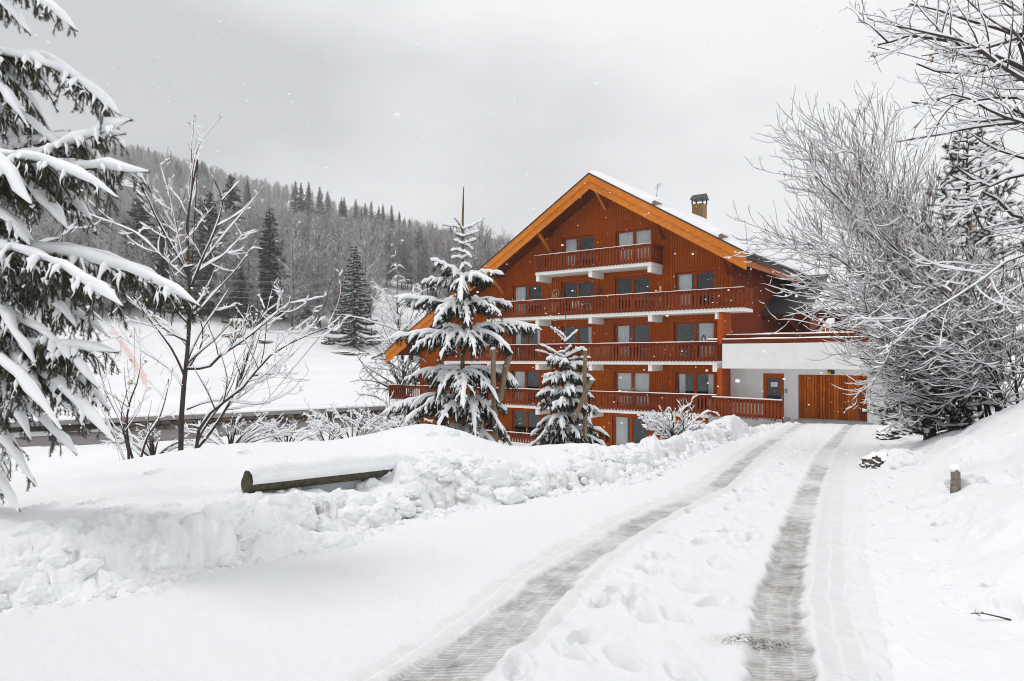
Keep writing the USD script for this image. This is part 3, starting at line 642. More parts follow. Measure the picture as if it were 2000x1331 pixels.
# balconies
def balcony(key, s0, s1, consoles, ends, skip=None, label=None, tf=1.5):
    bx = UsdGeom.Xform.Define(stage, child_path(pth(CH), 'balcony')).GetPrim()
    z, zr = SLAB[key], RAILZ[key]
    mb = MB(); BX(mb, s0, s1, 0.035, tf - 0.02, z - 0.20, z); mb.build('slab', SLABM, bx)
    for c in consoles:
        mb = MB(); BX(mb, c, c + 0.22, 0.035, tf - 0.06, z - 0.55, z - 0.202); mb.build('console', SLABM, bx)
    mb = MB()
    BX(mb, s0 - 0.02, s1 + 0.02, tf - 0.09, tf + 0.06, zr - 0.05, zr)
    BX(mb, s0, s1, tf - 0.045, tf - 0.002, zr - 0.20, zr - 0.052); BX(mb, s0, s1, tf - 0.045, tf - 0.002, z + 0.05, z + 0.22)
    for e in ends:
        q = s0 if e == 'l' else s1
        BX(mb, q - 0.06, q + 0.06, 0.04, tf - 0.092, zr - 0.05, zr); BX(mb, q - 0.02, q + 0.02, 0.04, tf - 0.047, zr - 0.20, zr - 0.052); BX(mb, q - 0.02, q + 0.02, 0.04, tf - 0.047, z + 0.05, z + 0.22)
    mb.build('handrail', DARKWOOD, bx)
    n = max(2, int(round((s1 - s0) / 0.200)))
    for q in np.linspace(s0 + 0.06, s1 - 0.06, n):
        mb = MB(); wdt = 0.115; BX(mb, q - wdt / 2, q + wdt / 2, tf, tf + 0.028, z - 0.03, zr - 0.052); mb.build('baluster', DARKWOOD, bx)
    for e in ends:
        q = s0 - 0.022 if e == 'l' else s1 + 0.022
        for y in np.linspace(0.15, tf - 0.12, 7):
            mb = MB(); BX(mb, q - 0.014, q + 0.014, y - 0.055, y + 0.055, z - 0.03, zr - 0.052); mb.build('baluster', DARKWOOD, bx)
    if True:   # thin snow on the handrail
        n = int((s1 - s0) * 5); x = np.linspace(s0 - 0.02, s1 + 0.02, n); h = 0.022 + 0.02 * noise(np.stack([x * 1.7, x * 0 + zr, x * 0], 1))
        mb = MB(); yy = (tf - 0.085, tf - 0.06, tf + 0.03, tf + 0.055); v = []
        for kk, (y, fz) in enumerate(zip(yy, (0.0, 1, 1, 0.0))): v.append(np.stack([x, np.full(n, -y), zr + 0.002 + h * fz], 1))
        v = np.stack(v, 1).reshape(-1, 3); f = [(4 * i + k, 4 * i + k + 1, 4 * i + k + 5, 4 * i + k + 4) for i in range(n - 1) for k in range(3)]
        obj('snow', (v, np.array(f)), SNOWT, bx, smooth=True)
    return bx
G = [-22.2, -18.5, -14.85, -11.12, -7.45, -3.77, -0.10]
balcony('A', -11.1, -3.55, [-11.08, -7.45, -3.80], 'lr')
balcony('B', -14.86, 1.36, [-14.84, -11.12, -7.45, -3.77, -0.10], 'lr')
balcony('C', -18.5, 0.02, [-18.48, -14.85, -11.12, -7.45, -3.77, -0.22], 'l')
balcony('D', -23.72, 0.02, [-22.2, -18.5, -14.85, -11.12, -7.45, -3.77, -0.22], 'l')
balcony('E', -23.72, -9.0, [-22.2, -18.5], 'l')
for z0, z1 in ((3.78, 5.37), (0.25, 2.53)): mb = MB(); BX(mb, 0.03, 0.27, 0.04, 1.44, z0, z1); mb.build('end_wall', FRAME, CH)
# terrace over the garage
mb = MB(); BX(mb, 0.30, 9.5, 1.32, 1.5, 2.54, 3.77); BX(mb, 0.30, 9.5, -7.4, 1.318, 2.56, 2.76); mb.build('terrace_parapet', STUCCO, CH)
gw = sg.box(0.30, -0.3, 7.62, 2.555).difference(unary_union([sg.box(1.94, -0.4, 2.95, 2.30), sg.box(3.6, -0.4, 6.64, 2.25)]))
obj('garage_wall', ext(gw, -0.05, 0.30), STUCCO, CH)
mb = MB(); BX(mb, 7.38, 7.62, -7.4, -0.052, -0.3, 2.555); BX(mb, 0.30, 7.37, -6.0, -5.8, -0.3, 2.555); mb.build('garage_side_wall', STUCCO, CH)
for t0, zc, sa, sb in ((1.36, 3.90, -0.5, 9.3), (0.95, facs(1500, 657, 0.95)[1], 0.31, 9.3)):
    mb = MB(); BX(mb, sa, sb, t0 - 0.06, t0 + 0.06, zc - 0.11, zc + 0.09); rl = mb.build('terrace_rail', DARKWOOD, CH)
    n = 50; x = np.linspace(sa, sb, n); h = 0.045 + 0.03 * noise(np.stack([x * 1.3, x * 0 + zc, x * 0], 1)); v = []
    for y, fz in ((-t0 + 0.06, 0), (-t0 + 0.035, 1), (-t0 - 0.035, 1), (-t0 - 0.06, 0)): v.append(np.stack([x, np.full(n, y), zc + 0.091 + h * fz], 1))
    v = np.stack(v, 1).reshape(-1, 3); f = [(4 * i + k, 4 * i + 4 + k, 4 * i + k + 5, 4 * i + k + 1) for i in range(n - 1) for k in range(3)]
    obj('snow', (v, np.array(f)), SNOWT, rl, smooth=True)
for q in (1.2, 4.0, 6.8):
    mb = MB(); BX(mb, q - .06, q + .06, 0.86, 0.885, 2.77, 4.1); mb.build('terrace_post', DARKWOOD, CH)
# garage door of vertical planks
gd = UsdGeom.Xform.Define(stage, child_path(pth(CH), 'garage_door')).GetPrim()
mb = MB(); BX(mb, 3.6, 6.64, 0.08, 0.12, 0.08, 2.25); mb.build('door_backing', DARKWOOD, gd)
n = 25
for k in range(n):
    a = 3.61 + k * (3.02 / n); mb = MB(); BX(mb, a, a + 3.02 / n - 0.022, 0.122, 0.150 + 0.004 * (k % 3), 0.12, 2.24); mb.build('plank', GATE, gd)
mb = MB(); BX(mb, 3.45, 6.9, 0.12, 0.42, -0.1, 0.07); mb.build('threshold', CONC, gd)
mb = MB(); BX(mb, 3.62, 6.62, 0.155, 0.175, 0.085, 0.135); mb.build('bottom_rail', GREYMETAL, gd)
lp = UsdGeom.Xform.Define(stage, child_path(pth(CH), 'wall_lamp')).GetPrim()
sl, zl = facs(1622, 729, 0.36)
mb = MB(); mb.tm(trimesh.creation.icosphere(2, 0.085).apply_translation((sl - 0.05, -0.42, zl))); mb.build('globe', YELLOW, lp, smooth=True)
mb = MB(); BX(mb, sl - 0.13, sl + 0.16, 0.302, 0.34, zl - 0.05, zl + 0.14); BX(mb, sl - 0.1, sl + 0.14, 0.342, 0.5, zl + 0.095, zl + 0.13); mb.build('bracket', METAL, lp)
dr = UsdGeom.Xform.Define(stage, child_path(pth(CH), 'door')).GetPrim()
mb = MB()
for a, b, z0, z1 in ((1.942, 2.12, 0.0, 2.295), (2.77, 2.948, 0.0, 2.295), (2.12, 2.77, 2.06, 2.295), (2.12, 2.77, 0.0, 0.75)): BX(mb, a, b, 0.16, 0.23, z0, z1)
mb.build('frame', FRAME, dr)
mb = MB(); BX(mb, 2.12, 2.77, 0.18, 0.19, 0.75, 2.06); mb.build('pane', plain('dark_door_glass', (0.03, 0.035, 0.045), 0.08, 0.2, 1.5), dr)
mb = MB(); BX(mb, 2.30, 2.62, 0.192, 0.197, 1.62, 1.86); mb.build('notice', PAPER, dr)
mb = MB(); BX(mb, 2.84, 2.88, 0.232, 0.27, 0.95, 1.25); mb.build('handle', GREYMETAL, dr)
mb = MB(); s1, z1 = facs(1536, 763, 0.3); BX(mb, s1 - .08, s1 + .05, 0.302, 0.33, z1 - .13, z1 + .10); mb.build('intercom', GREYMETAL, CH)
# railing beside the ramp
rx = UsdGeom.Xform.Define(stage, child_path(pth(CH), 'ramp_railing')).GetPrim()
sa, za = facs(1391, 776, 1.75); sb, zb = facs(1527, 783, 1.75)
mb = MB(); mb.bar((sa, -1.75, za - 0.02), (sb, -1.75, zb - 0.02), 0.14, 0.06); mb.bar((sa, -1.72, za - 0.13), (sb, -1.72, zb - 0.13), 0.04, 0.14); mb.bar((sa, -1.72, za - 0.80), (sb, -1.72, zb - 0.80), 0.04, 0.12)
BX(mb, sb - 0.10, sb + 0.04, 1.64, 1.74, -0.1, zb - 0.05); BX(mb, sa, sa + 0.14, 1.64, 1.74, -0.6, za - 0.05); mb.build('handrail', DARKWOOD, rx)
n = 19
for k in range(n):
    q = sa + 0.16 + (sb - sa - 0.3) * k / (n - 1); zz = za + (zb - za) * k / (n - 1)
    mb = MB(); BX(mb, q - 0.055, q + 0.055, 1.772, 1.80, zz - 0.98, zz - 0.07); mb.build('baluster', DARKWOOD, rx)
mb = MB(); mb.bar((sa, -1.75, za + 0.035), (sb, -1.75, zb + 0.035), 0.12, 0.05); mb.build('snow', SNOWT, rx)
mb = MB(); BX(mb, -0.3, 3.25, 0.305, 1.80, -0.4, 0.16); mb.build('ramp', CONC, CH)
# lower roof of the side porch
pe = facs(1560, 608, -5.0)[1]
mb = MB(); mb.add([(0.32, 5.0, pe), (11, 5.0, pe), (11, 10.5, pe + 2.6), (0.32, 10.5, pe + 2.6), (0.32, 5.0, pe - .16), (11, 5.0, pe - .16), (11, 10.5, pe + 2.44), (0.32, 10.5, pe + 2.44)],
                  [(0, 1, 2, 3), (7, 6, 5, 4), (0, 4, 5, 1), (0, 3, 7, 4)]); mb.build('porch_roof', TILE, CH)
nx, ny = 60, 24; gxx, gyy = np.meshgrid(np.linspace(0.5, 10.9, nx), np.linspace(5.06, 10.4, ny), indexing='ij')
hh = -0.02 + 0.20 * smooth01((gxx - 2.2) / 3.5) * smooth01((gyy - 5.06) / .3) * (0.7 + 0.6 * noise(np.stack([gxx, gyy, gxx * 0], -1)))
vv = np.stack([gxx, gyy, pe + (gyy - 5) * 2.6 / 5.5 + hh], -1).reshape(-1, 3); i, j = np.meshgrid(np.arange(nx - 1), np.arange(ny - 1), indexing='ij'); qq = np.stack([i * ny + j, (i + 1) * ny + j, (i + 1) * ny + j + 1, i * ny + j + 1], -1).reshape(-1, 4)
obj('porch_roof_snow', (vv, qq), SNOW, CH, smooth=True)
mb = MB()
for q in (2.6, 6.0, 9.5):
    BX(mb, q, q + .2, -5.5, -5.3, 2.77, pe - 0.1); mb.bar((q + .1, 5.4, 4.0), (q + 1.2, 5.4, pe - 0.25), 0.14, 0.14); mb.bar((q + .1, 5.4, 4.0), (q - 1.0, 5.4, pe - 0.25), 0.14, 0.14)
BX(mb, 0.32, 11, -5.48, -5.3, pe - 0.42, pe - 0.18); mb.build('porch_timbers', DARKWOOD, CH)
mb = MB(); BX(mb, 0.32, 2.0, -9.2, -9.0, 2.77, pe + 1.5); BX(mb, 3.4, 11, -9.2, -9.0, 2.77, pe + 1.5); mb.build('porch_wall', DARKWOOD, CH)
for k in range(16):
    mb = MB(); q = 3.6 + 0.22 * k; BX(mb, q, q + .17, -4.7, -4.66, 3.9, 4.75); mb.build('porch_plank', CLAD, CH)
# snow on the roof, heaped above the log snow guards
logs = [(facs(1279, 396, 1.9)[0],), (facs(1409, 459, 1.9)[0],)]
def roof_snow(s0, s1, n, side):
    ss, yy = np.linspace(s0, s1, n), np.concatenate([[-1.96, -1.93, -1.88, -1.80, -1.68], np.linspace(-1.5, 19.8, 90)])
    S, Yy = np.meshgrid(ss, yy, indexing='ij')
    p = np.stack([S * 0.5, Yy * 0.35, S * 0 + side], -1)
    edge = np.minimum(np.sqrt(np.clip((Yy + 1.96) / 0.8, 0, 1)), np.sqrt(np.clip(np.minimum(S - s0, s1 - S) / 0.25, 0, 1)) if side else 1)
    h = 0.33 + 0.14 * (fbm(p * 1.6, 3, 9) - .5) + 0.03 * (fbm(p * 9, 3, 5) - .5)
    for (ls,) in logs:
        if side > 0:
            d = S - ls
            h += 0.17 * np.exp(-((d + 0.25) / 0.35) ** 2) - 0.24 * np.exp(-((d - 0.28) / 0.22) ** 2) * np.exp(-np.clip(Yy + 1.9, 0, 9) / 2.0)
    if side > 0: h -= 0.10 * smooth01((S - logs[1][0] - 0.4) / 0.3) * (0.5 + 0.5 * np.sin(S * 9)) * 0.5
    h = np.maximum(h, 0.03) * edge + 0.012
    zt = ZR - PITCH * np.abs(S - SR)
    v = np.stack([S, Yy, zt + h], -1).reshape(-1, 3); m = len(yy)
    i, j = np.meshgrid(np.arange(n - 1), np.arange(m - 1), indexing='ij')
    q = np.stack([i * m + j, (i + 1) * m + j, (i + 1) * m + j + 1, i * m + j + 1], -1).reshape(-1, 4)
    obj('roof_snow', (v, q), SNOW, CH, smooth=True)
roof_snow(SL + 0.02, SRT - 0.02, 240, 1)
for (ls,) in logs:
    mb = MB(); mb.tube([(ls, -1.98, ztop(ls) + 0.17), (ls, 19, ztop(ls) + 0.17)], 0.13, 10); mb.build('snow_guard_log', POSTWOOD, CH, smooth=40)
# chimney and aerial on the ridge
def at_ridge(px, s=SR):
    k = (px - HX) / F; A = OV + s * RV
    return (A[0] - k * A[1]) / (NV[0] - k * NV[1]) * -1
tc_ = at_ridge(1366); yc = -tc_
chm = UsdGeom.Xform.Define(stage, child_path(pth(CH), 'chimney')).GetPrim()
dpt = (OV + SR * RV + tc_ * NV)[1]; sc = dpt / F
zc = CZ + (HY - 417) * sc; z1 = CZ + (HY - 400) * sc; z2 = CZ + (HY - 391) * sc; z3 = CZ + (HY - 380) * sc; hw = 11.0 * sc
mb = MB()
for k in range(7):
    a = SR - hw + k * 2 * hw / 7
    mb.box((a, yc - hw, zc - 1.2), (a + 2 * hw / 7 - .012, yc + hw, z1))
mb.build('stack', plain('ochre_boards', (0.20, 0.11, 0.03), 0.7, 0.4, 5), chm)
mb = MB()
for a in (-1, 1):
    for b in (-1, 1): mb.box((SR + a * hw * .95 - .04, yc + b * hw * .95 - .04, z1), (SR + a * hw * .95 + .04, yc + b * hw * .95 + .04, z2))
e = hw * 1.3
mb.add([(SR - e, yc - e, z2), (SR + e, yc - e, z2), (SR + e, yc + e, z2), (SR - e, yc + e, z2), (SR - e, yc, z3), (SR + e, yc, z3)], [(0, 1, 5, 4), (2, 3, 4, 5), (0, 3, 2, 1)]); mb.add([(SR - e, yc - e, z2), (SR - e, yc, z3), (SR - e, yc + e, z2), (SR + e, yc - e, z2), (SR + e, yc + e, z2), (SR + e, yc, z3)], [(0, 1, 2), (3, 4, 5)])
mb.build('cowl', METAL, chm)
ta = at_ridge(1281); ya = -ta; dpt = (OV + SR * RV + ta * NV)[1]; sc = dpt / F
mb = MB(); z0 = CZ + (HY - 374) * sc; z1 = CZ + (HY - 361) * sc
mb.tube([(SR, ya, z0 - 0.6), (SR + .15, ya, z1)], 0.02, 6)
for k in range(5): zz = z0 + (z1 - z0) * (0.35 + 0.15 * k); mb.bar((SR - 0.05 + .05 * k, ya - .12, zz), (SR + 0.28 + .03 * k, ya + .12, zz + .06), 0.018, 0.018)
mb.build('aerial', GREYMETAL, CH)

# ------------------------------------------------------------------ things standing on the balconies
def on_balcony(px, key, t):
    s, _ = facs(px, 600, t); q = fac2w(s, t); return (q[0], q[1], SLAB[key])
o = thing('deck_chair', 'folded pale canvas deck chair by the left end of the long upper balcony', 'chair', on_balcony(979, 'B', 0.7), ROTZ)
mb = MB()
for sx in (-0.28, 0.28): mb.bar((sx, -0.5, 0.02), (sx, 0.45, 1.2), 0.04, 0.05); mb.bar((sx, 0.5, 0.02), (sx, -0.35, 0.7), 0.04, 0.05)
mb.bar((-0.28, 0.45, 1.18), (0.28, 0.45, 1.18), 0.05, 0.05); mb.build('frame', PALEWOOD, o)
mb = MB(); x = np.linspace(0, 1, 12); v = np.vstack([np.stack([np.full(12, sx), -0.3 + 0.73 * x, 0.35 + 0.83 * x - 0.25 * np.sin(np.pi * x)], 1) for sx in (-0.25, 0.25)]); mb.add(v, [(k, k + 1, 13 + k, 12 + k) for k in range(11)]); mb.build('canvas', CANVAS, o)
o = thing('sledge', 'pale wooden sledge leaning upright against the boards between two windows', 'sledge', on_balcony(1083, 'B', 0.35), ROTZ)
mb = MB()
for sx in (-0.24, 0.24): mb.tube([(sx, -0.2, 0.02), (sx, -0.02, 0.9), (sx * .98, 0.12, 1.42), (sx * .7, 0.16, 1.62), (0, 0.17, 1.68)], 0.035, 8)
mb.build('runner', PALEWOOD, o, smooth=40)
for sx in (-0.14, -0.05, 0.05, 0.14): mb = MB(); mb.bar((sx, -0.24, 0.1), (sx, 0.02, 1.40), 0.06, 0.025); mb.build('slat', PALEWOOD, o)
for y_, z_ in ((-.11, .5), (0.0, 1.1)): mb = MB(); mb.bar((-0.24, y_, z_), (0.24, y_, z_), 0.05, 0.04); mb.build('crossbar', PALEWOOD, o)
def simple_table(name, label, px, key, t, mat, w, h, d=0.6):
    o = thing(name, label, 'table', on_balcony(px, key, t), ROTZ)
    for k in range(5): mb = MB(); a = -d / 2 + k * d / 5; mb.box((-w / 2, a, h - 0.03), (w / 2, a + d / 5 - .015, h)); mb.build('table_slat', mat, o)
    for sx in (-1, 1):
        for sy in (-1, 1): mb = MB(); mb.bar((sx * (w / 2 - .06), sy * (d / 2 - .06), 0), (sx * (w / 2 - .1), sy * (d / 2 - .1), h - .03), 0.05, 0.05); mb.build('leg', mat, o)
def simple_chair(name, label, px, key, t, mat, rot):
    o = thing(name, label, 'chair', on_balcony(px, key, t), ROTZ + rot)
    mb = MB(); mb.box((-.23, -.22, .42), (.23, .22, .46)); mb.build('seat', mat, o)
    for k in range(4): mb = MB(); a = -.22 + .115 * k; mb.bar((a + .045, .21, .46), (a + .045, .30, .92), 0.075, 0.02); mb.build('back_slat', mat, o)
    mb = MB(); mb.bar((-.24, .29, .90), (.24, .29, .90), .05, .06); mb.build('top_rail', mat, o)
    for sx in (-.2, .2):
        for sy in (-.19, .2): mb = MB(); mb.bar((sx, sy, 0), (sx, sy, .42), .04, .04); mb.build('leg', mat, o)
simple_chair('plastic_chair', 'white plastic garden chair behind the balcony rail left of the potted fir', 1122, 'B', 0.8, PLASTIC, 20)
simple_table('plastic_table', 'white plastic slatted table beside the white garden chair', 1141, 'B', 0.9, PLASTIC, 0.8, 0.66)
simple_table('wooden_table', 'honey coloured wooden table under the dark window of the long upper balcony', 1268, 'B', 0.85, PALEWOOD, 1.3, 0.72)
simple_chair('wooden_chair', 'wooden slatted chair at the right end of the long upper balcony', 1422, 'B', 0.8, PALEWOOD, -60)
o = thing('wooden_bollard', 'thin yellowish wooden post standing taller than the balcony rail', 'post', on_balcony(1290, 'B', 1.2), ROTZ)
mb = MB(); mb.tube([(0, 0, 0), (0, 0, 1.28), (0, 0, 1.34)], [.075, .075, .045], 10); mb.build('post', YELLOW if False else PALEWOOD, o, smooth=40)
for k, (px, lb) in enumerate(((1166, 'left one of two wooden folded garden panels on the third balcony'), (1184, 'right one of two wooden folded garden panels on the third balcony'))):
    o = thing('folded_garden_panel', lb, 'panel', on_balcony(px, 'C', 1.15), ROTZ)
    for q in range(5): mb = MB(); mb.box((-.26 + .105 * q, -.02, .05), (-.26 + .105 * q + .085, .02, .85)); mb.build('slat', PALEWOOD, o)
    for z_ in (.15, .68): mb = MB(); mb.box((-.28, .022, z_), (.28, .05, z_ + .07)); mb.build('crossbar', PALEWOOD, o)
s_, z_ = facs(1374, 668, 1.45); q_ = fac2w(s_, 1.45)
o = thing('lantern', 'small black lantern standing on the third balcony rail', 'lantern', (q_[0], q_[1], RAILZ['C'] + 0.02), ROTZ)
mb = MB(); mb.box((-.08, -.08, 0), (.08, .08, .03)); mb.box((-.09, -.09, .24), (.09, .09, .26)); mb.tube([(0, 0, .26), (0, 0, .36)], [.07, .02], 8)
for a in (-.07, .07):
    for b in (-.07, .07): mb.box((a - .012, b - .012, .03), (a + .012, b + .012, .24))
mb.build('lantern_frame', METAL, o); mb = MB(); mb.tube([(0, 0, .03), (0, 0, .15)], .03, 8); mb.build('candle', PAPER, o)

q_ = on_balcony(1171, 'B', 0.75)
o = thing('potted_fir', 'little potted fir tree between the two dark windows of the long upper balcony', 'plant', q_, ROTZ)
mb = MB(); mb.tube([(0, 0, 0), (0, 0, .34)], [.16, .21], 14); mb.build('pot', plain('clay_pot', (.30, .12, .06), .8, .2, 5), o, smooth=40)
mb = MB(); mb.tube([(0, 0, .3), (0, 0, 1.75)], [.03, .01], 6); mb.build('trunk', SPBARK, o, smooth=40)
g_ = np.random.default_rng(8); bb = []
for k in range(60):
    u = k / 60; a = k * 2.4; L_f = .48 * (1 - u) + .06; x_ = np.linspace(0, 1, 4)[:, None]
    bb.append(np.array([0, 0, .42 + 1.3 * u]) + x_ * L_f * np.array([math.cos(a), math.sin(a), -.15]))
FIR_B = np.stack(bb)
# ------------------------------------------------------------------ growing things
def plen(P): return np.linalg.norm(np.diff(P, axis=1), axis=2).sum(1)

def resample(pts, n):
    pts = np.asarray(pts, float); d = np.r_[0, np.cumsum(np.linalg.norm(np.diff(pts, axis=0), axis=1))]
    u = np.linspace(0, d[-1], n)
    # gentle rounding of the traced corners
    from scipy.interpolate import PchipInterpolator
    return np.stack([PchipInterpolator(d, pts[:, k])(u) for k in range(3)], 1)

def spawn(P, R, rng, count, u=(0.2, 1.0), ang=(30, 60), L=(0.3, 0.6), rel=True, trop=0.0, wig=0.15, rr=0.65, n=6, planar=False, rmin=0.0015, taper=0.3, fall=0.55, end=False, bias=None):
    """children of the branches P (N, m, 3): where, in which direction, how long; trop > 0 curls up, < 0 droops"""
    N, m, _ = P.shape
    ln = plen(P)
    pi = rng.choice(N, count, p=ln / ln.sum())
    uu = rng.uniform(u[0], u[1], count)
    f = uu * (m - 1); i = np.minimum(f.astype(int), m - 2); a = (f - i)[:, None]
    p0 = P[pi, i] * (1 - a) + P[pi, i + 1] * a
    t = P[pi, i + 1] - P[pi, i]; t /= np.maximum(np.linalg.norm(t, axis=1, keepdims=True), 1e-9)
    r = R[pi, i] * (1 - a[:, 0]) + R[pi, i + 1] * a[:, 0]
    if planar:
        q = np.cross(t, [0, 0, 1.0]); q /= np.maximum(np.linalg.norm(q, axis=1, keepdims=True), 1e-6)
        q *= np.where(rng.random(count) < 0.5, -1, 1)[:, None]; q[:, 2] += rng.normal(0, 0.12, count)
    else:
        q = np.cross(t, rng.normal(size=(count, 3)))
        if bias is not None: q += np.asarray(bias)
        q -= (q * t).sum(1, keepdims=True) * t
    q /= np.maximum(np.linalg.norm(q, axis=1, keepdims=True), 1e-6)
    an = np.radians(rng.uniform(ang[0], ang[1], count))[:, None]
    d = np.cos(an) * t + np.sin(an) * q
    length = rng.uniform(L[0], L[1], count) * (ln[pi] if rel else 1.0) * (1 - fall * uu)
    step = (length / (n - 1))[:, None]
    pts = [p0]
    for k in range(n - 1):
        d = d + np.array([0, 0, trop]) + rng.normal(0, wig, d.shape); d /= np.linalg.norm(d, axis=1, keepdims=True)
        pts.append(pts[-1] + d * step)
    C = np.stack(pts, 1)
    r0 = np.maximum(r * rr, rmin)
    CR = np.maximum(r0[:, None] * np.linspace(1, taper, n)[None], rmin * 0.7)
    return C, CR, pi

def snow_tubes(P, R, rng, base, k=1.0, sides=6, lift=0.7, minh=0.35, squash=1.0, lump=0.25, patchy=0.0, blunt=False):
    """a ridge of snow lying along the top of each branch"""
    t = np.gradient(P, axis=1); t /= np.maximum(np.linalg.norm(t, axis=2, keepdims=True), 1e-9)
    h = np.sqrt(np.clip(1 - t[..., 2] ** 2, 0, 1))
    rs = (base + k * R) * smooth01((h - minh) / (0.9 - minh)) * (1 + rng.normal(0, lump, R.shape))
    m_ = R.shape[1]; env = np.ones(m_); env[0] = .5; env[-1] = .12; env[-2] = .88 if m_ > 5 else .8
    if blunt: env[-3:-1] = (1.05, .95)
    rs = np.clip(rs, 0, None) * env
    up = np.array([0, 0, 1.0]) + 0.30 * np.array([-.75, -.6, 0]); up = up - (t * up).sum(2, keepdims=True) * t; up /= np.maximum(np.linalg.norm(up, axis=2, keepdims=True), 1e-6)
    Q = P + up * (R * 0.45 + rs * lift)[..., None]
    if patchy: rs = rs * smooth01((noise(P * 9.0, 7) - patchy + .12) / .24)
    keep = rs.max(1) > base * 0.25
    return tubes(Q[keep], np.maximum(rs[keep], 1e-4), sides, squash)

def needles(P, rng, per_m, ln, w, spread=0.9, fwd=0.55, down=0.0, r0=0.0):
    """short flat needles standing around the twigs P (N, n, 3)"""
    N, n, _ = P.shape
    L = plen(P); cnt = rng.poisson(L * per_m)
    pi = np.repeat(np.arange(N), cnt); c = len(pi)
    uu = rng.random(c) * (n - 1); i = np.minimum(uu.astype(int), n - 2); a = (uu - i)[:, None]
    p = P[pi, i] * (1 - a) + P[pi, i + 1] * a
    t = P[pi, i + 1] - P[pi, i]; t /= np.maximum(np.linalg.norm(t, axis=1, keepdims=True), 1e-9)
    q = np.cross(t, rng.normal(size=(c, 3))); q /= np.maximum(np.linalg.norm(q, axis=1, keepdims=True), 1e-6)
    d = fwd * t + spread * q; d[:, 2] -= down; d /= np.linalg.norm(d, axis=1, keepdims=True)
    ll = ln * rng.uniform(0.7, 1.25, c)[:, None]
    side = np.cross(d, rng.normal(size=(c, 3))); side /= np.maximum(np.linalg.norm(side, axis=1, keepdims=True), 1e-6)
    v = np.stack([p + q * r0 - side * w / 2, p + q * r0 + side * w / 2, p + q * r0 + d * ll], 1).reshape(-1, 3)
    return v, np.arange(3 * c).reshape(-1, 3)

def cap_blobs(pts, r, rng, sides=1):
    ico = trimesh.creation.icosphere(sides, 1.0); n = len(ico.vertices)
    v = pts[:, None, :] + ico.vertices[None] * (r[:, None, None] * np.array([1, 1, 0.7]))
    return v.reshape(-1, 3), (ico.faces[None] + (np.arange(len(pts)) * n)[:, None, None]).reshape(-1, 3)

obj('needles', needles(FIR_B, g_, 190, .06, .012), NEEDLE, o)
# ---- boughs of the near spruces
def bough(parent, base, tip, sag, rng, width=0.42, snow=0.045, dens=10.0, nl=0.022, nw=0.0035, per_m=420, twig_l=None, droop=-0.24, sub=True, sides=7, r0=0.022, bare=0.0, cap=0.6, hang=1.0, hl=0.16, sk=.66):
    base, tip = np.asarray(base, float), np.asarray(tip, float); L = np.linalg.norm(tip - base); n = 12
    u = np.linspace(0, 1, n)[:, None]
    axis = base * (1 - u) + tip * u + np.array([0, 0, 1.0]) * sag * 4 * u * (1 - u)
    lat = np.cross((tip - base) / L, [0, 0, 1.0]); axis = axis + lat * (rng.normal(0, 0.03) * L * np.sin(np.pi * u))
    axis += rng.normal(0, 0.008 * min(L, 1), axis.shape) * np.r_[0, np.ones(n - 2), 0][:, None]
    A, AR = axis[None], (r0 * (1 - 0.82 * u[:, 0]))[None]
    tl = twig_l or min(cap, width * L)
    S, SRr, _ = spawn(A, AR, rng, max(4, int(L * dens)), u=(0.06 + bare, 0.92), ang=(26, 56), L=(0.65 * tl, 1.15 * tl), rel=False, trop=droop, wig=0.05, rr=0.5, n=8, planar=True, rmin=0.004, fall=0.72)
    groups = [(S, SRr, sk, 0.36)]
    if sub:
        T, TR, _ = spawn(S, SRr, rng, int(plen(S).sum() * 7), u=(0.15, 0.95), ang=(35, 60), L=(0.26, 0.42), rel=True, trop=droop * 1.3, wig=0.06, rr=0.6, n=6, planar=True, rmin=0.003, fall=0.5)
        groups.append((T, TR, 0.62, 0.42))
        Hs = np.concatenate([A[:, 2:], A[:, 2:]]) if False else S
        U, UR, _ = spawn(S, SRr, rng, int(plen(S).sum() * 5.5 * hang), u=(0.05, 0.9), ang=(50, 85), L=(hl * .6, hl * 1.2), rel=False, trop=-0.55, wig=0.08, rr=0.6, n=5, rmin=0.003, fall=0.35, bias=(0, 0, -2.0))
        U2, UR2, _ = spawn(A, AR, rng, int(L * 9 * hang), u=(0.08, 0.85), ang=(50, 85), L=(hl * .8, hl * 1.5), rel=False, trop=-0.5, wig=0.08, rr=0.4, n=5, rmin=0.003, fall=0.3, bias=(0, 0, -2.0))
        groups.append((np.concatenate([U, U2]), np.concatenate([UR, UR2]), 0, 0))
    bp = UsdGeom.Xform.Define(stage, child_path(pth(parent), 'bough')).GetPrim()
    obj('branch', join([tubes(A, AR, 6)] + [tubes(p, r, 4) for p, r, _, _ in groups]), SPBARK, bp, smooth=True, kind='stuff')
    nd = [needles(A[:, 3:], rng, per_m, nl, nw)] + [needles(p, rng, per_m, nl, nw, down=0.3) for p, r, _, _ in groups]
    obj('needles', join(nd), NEEDLE, bp, kind='stuff')
    sn = [snow_tubes(A, AR, rng, snow, 0.6, sides + 1, lift=0.75, minh=0.15, blunt=True)] + [snow_tubes(p, r, rng, snow * k, 0.5, sides, lift=0.8, minh=mh, patchy=0.37, blunt=True, lump=.18) for p, r, k, mh in groups if k]
    v, f = join(sn)
    v = v + (noise(v * 22, 3)[:, None] - 0.5) * 0.026 * np.array([1, 1, 0.6]) + (noise(v * 60, 5)[:, None] - 0.5) * 0.011
    obj('snow', (v, f), SNOWT, bp, smooth=True, kind='stuff')

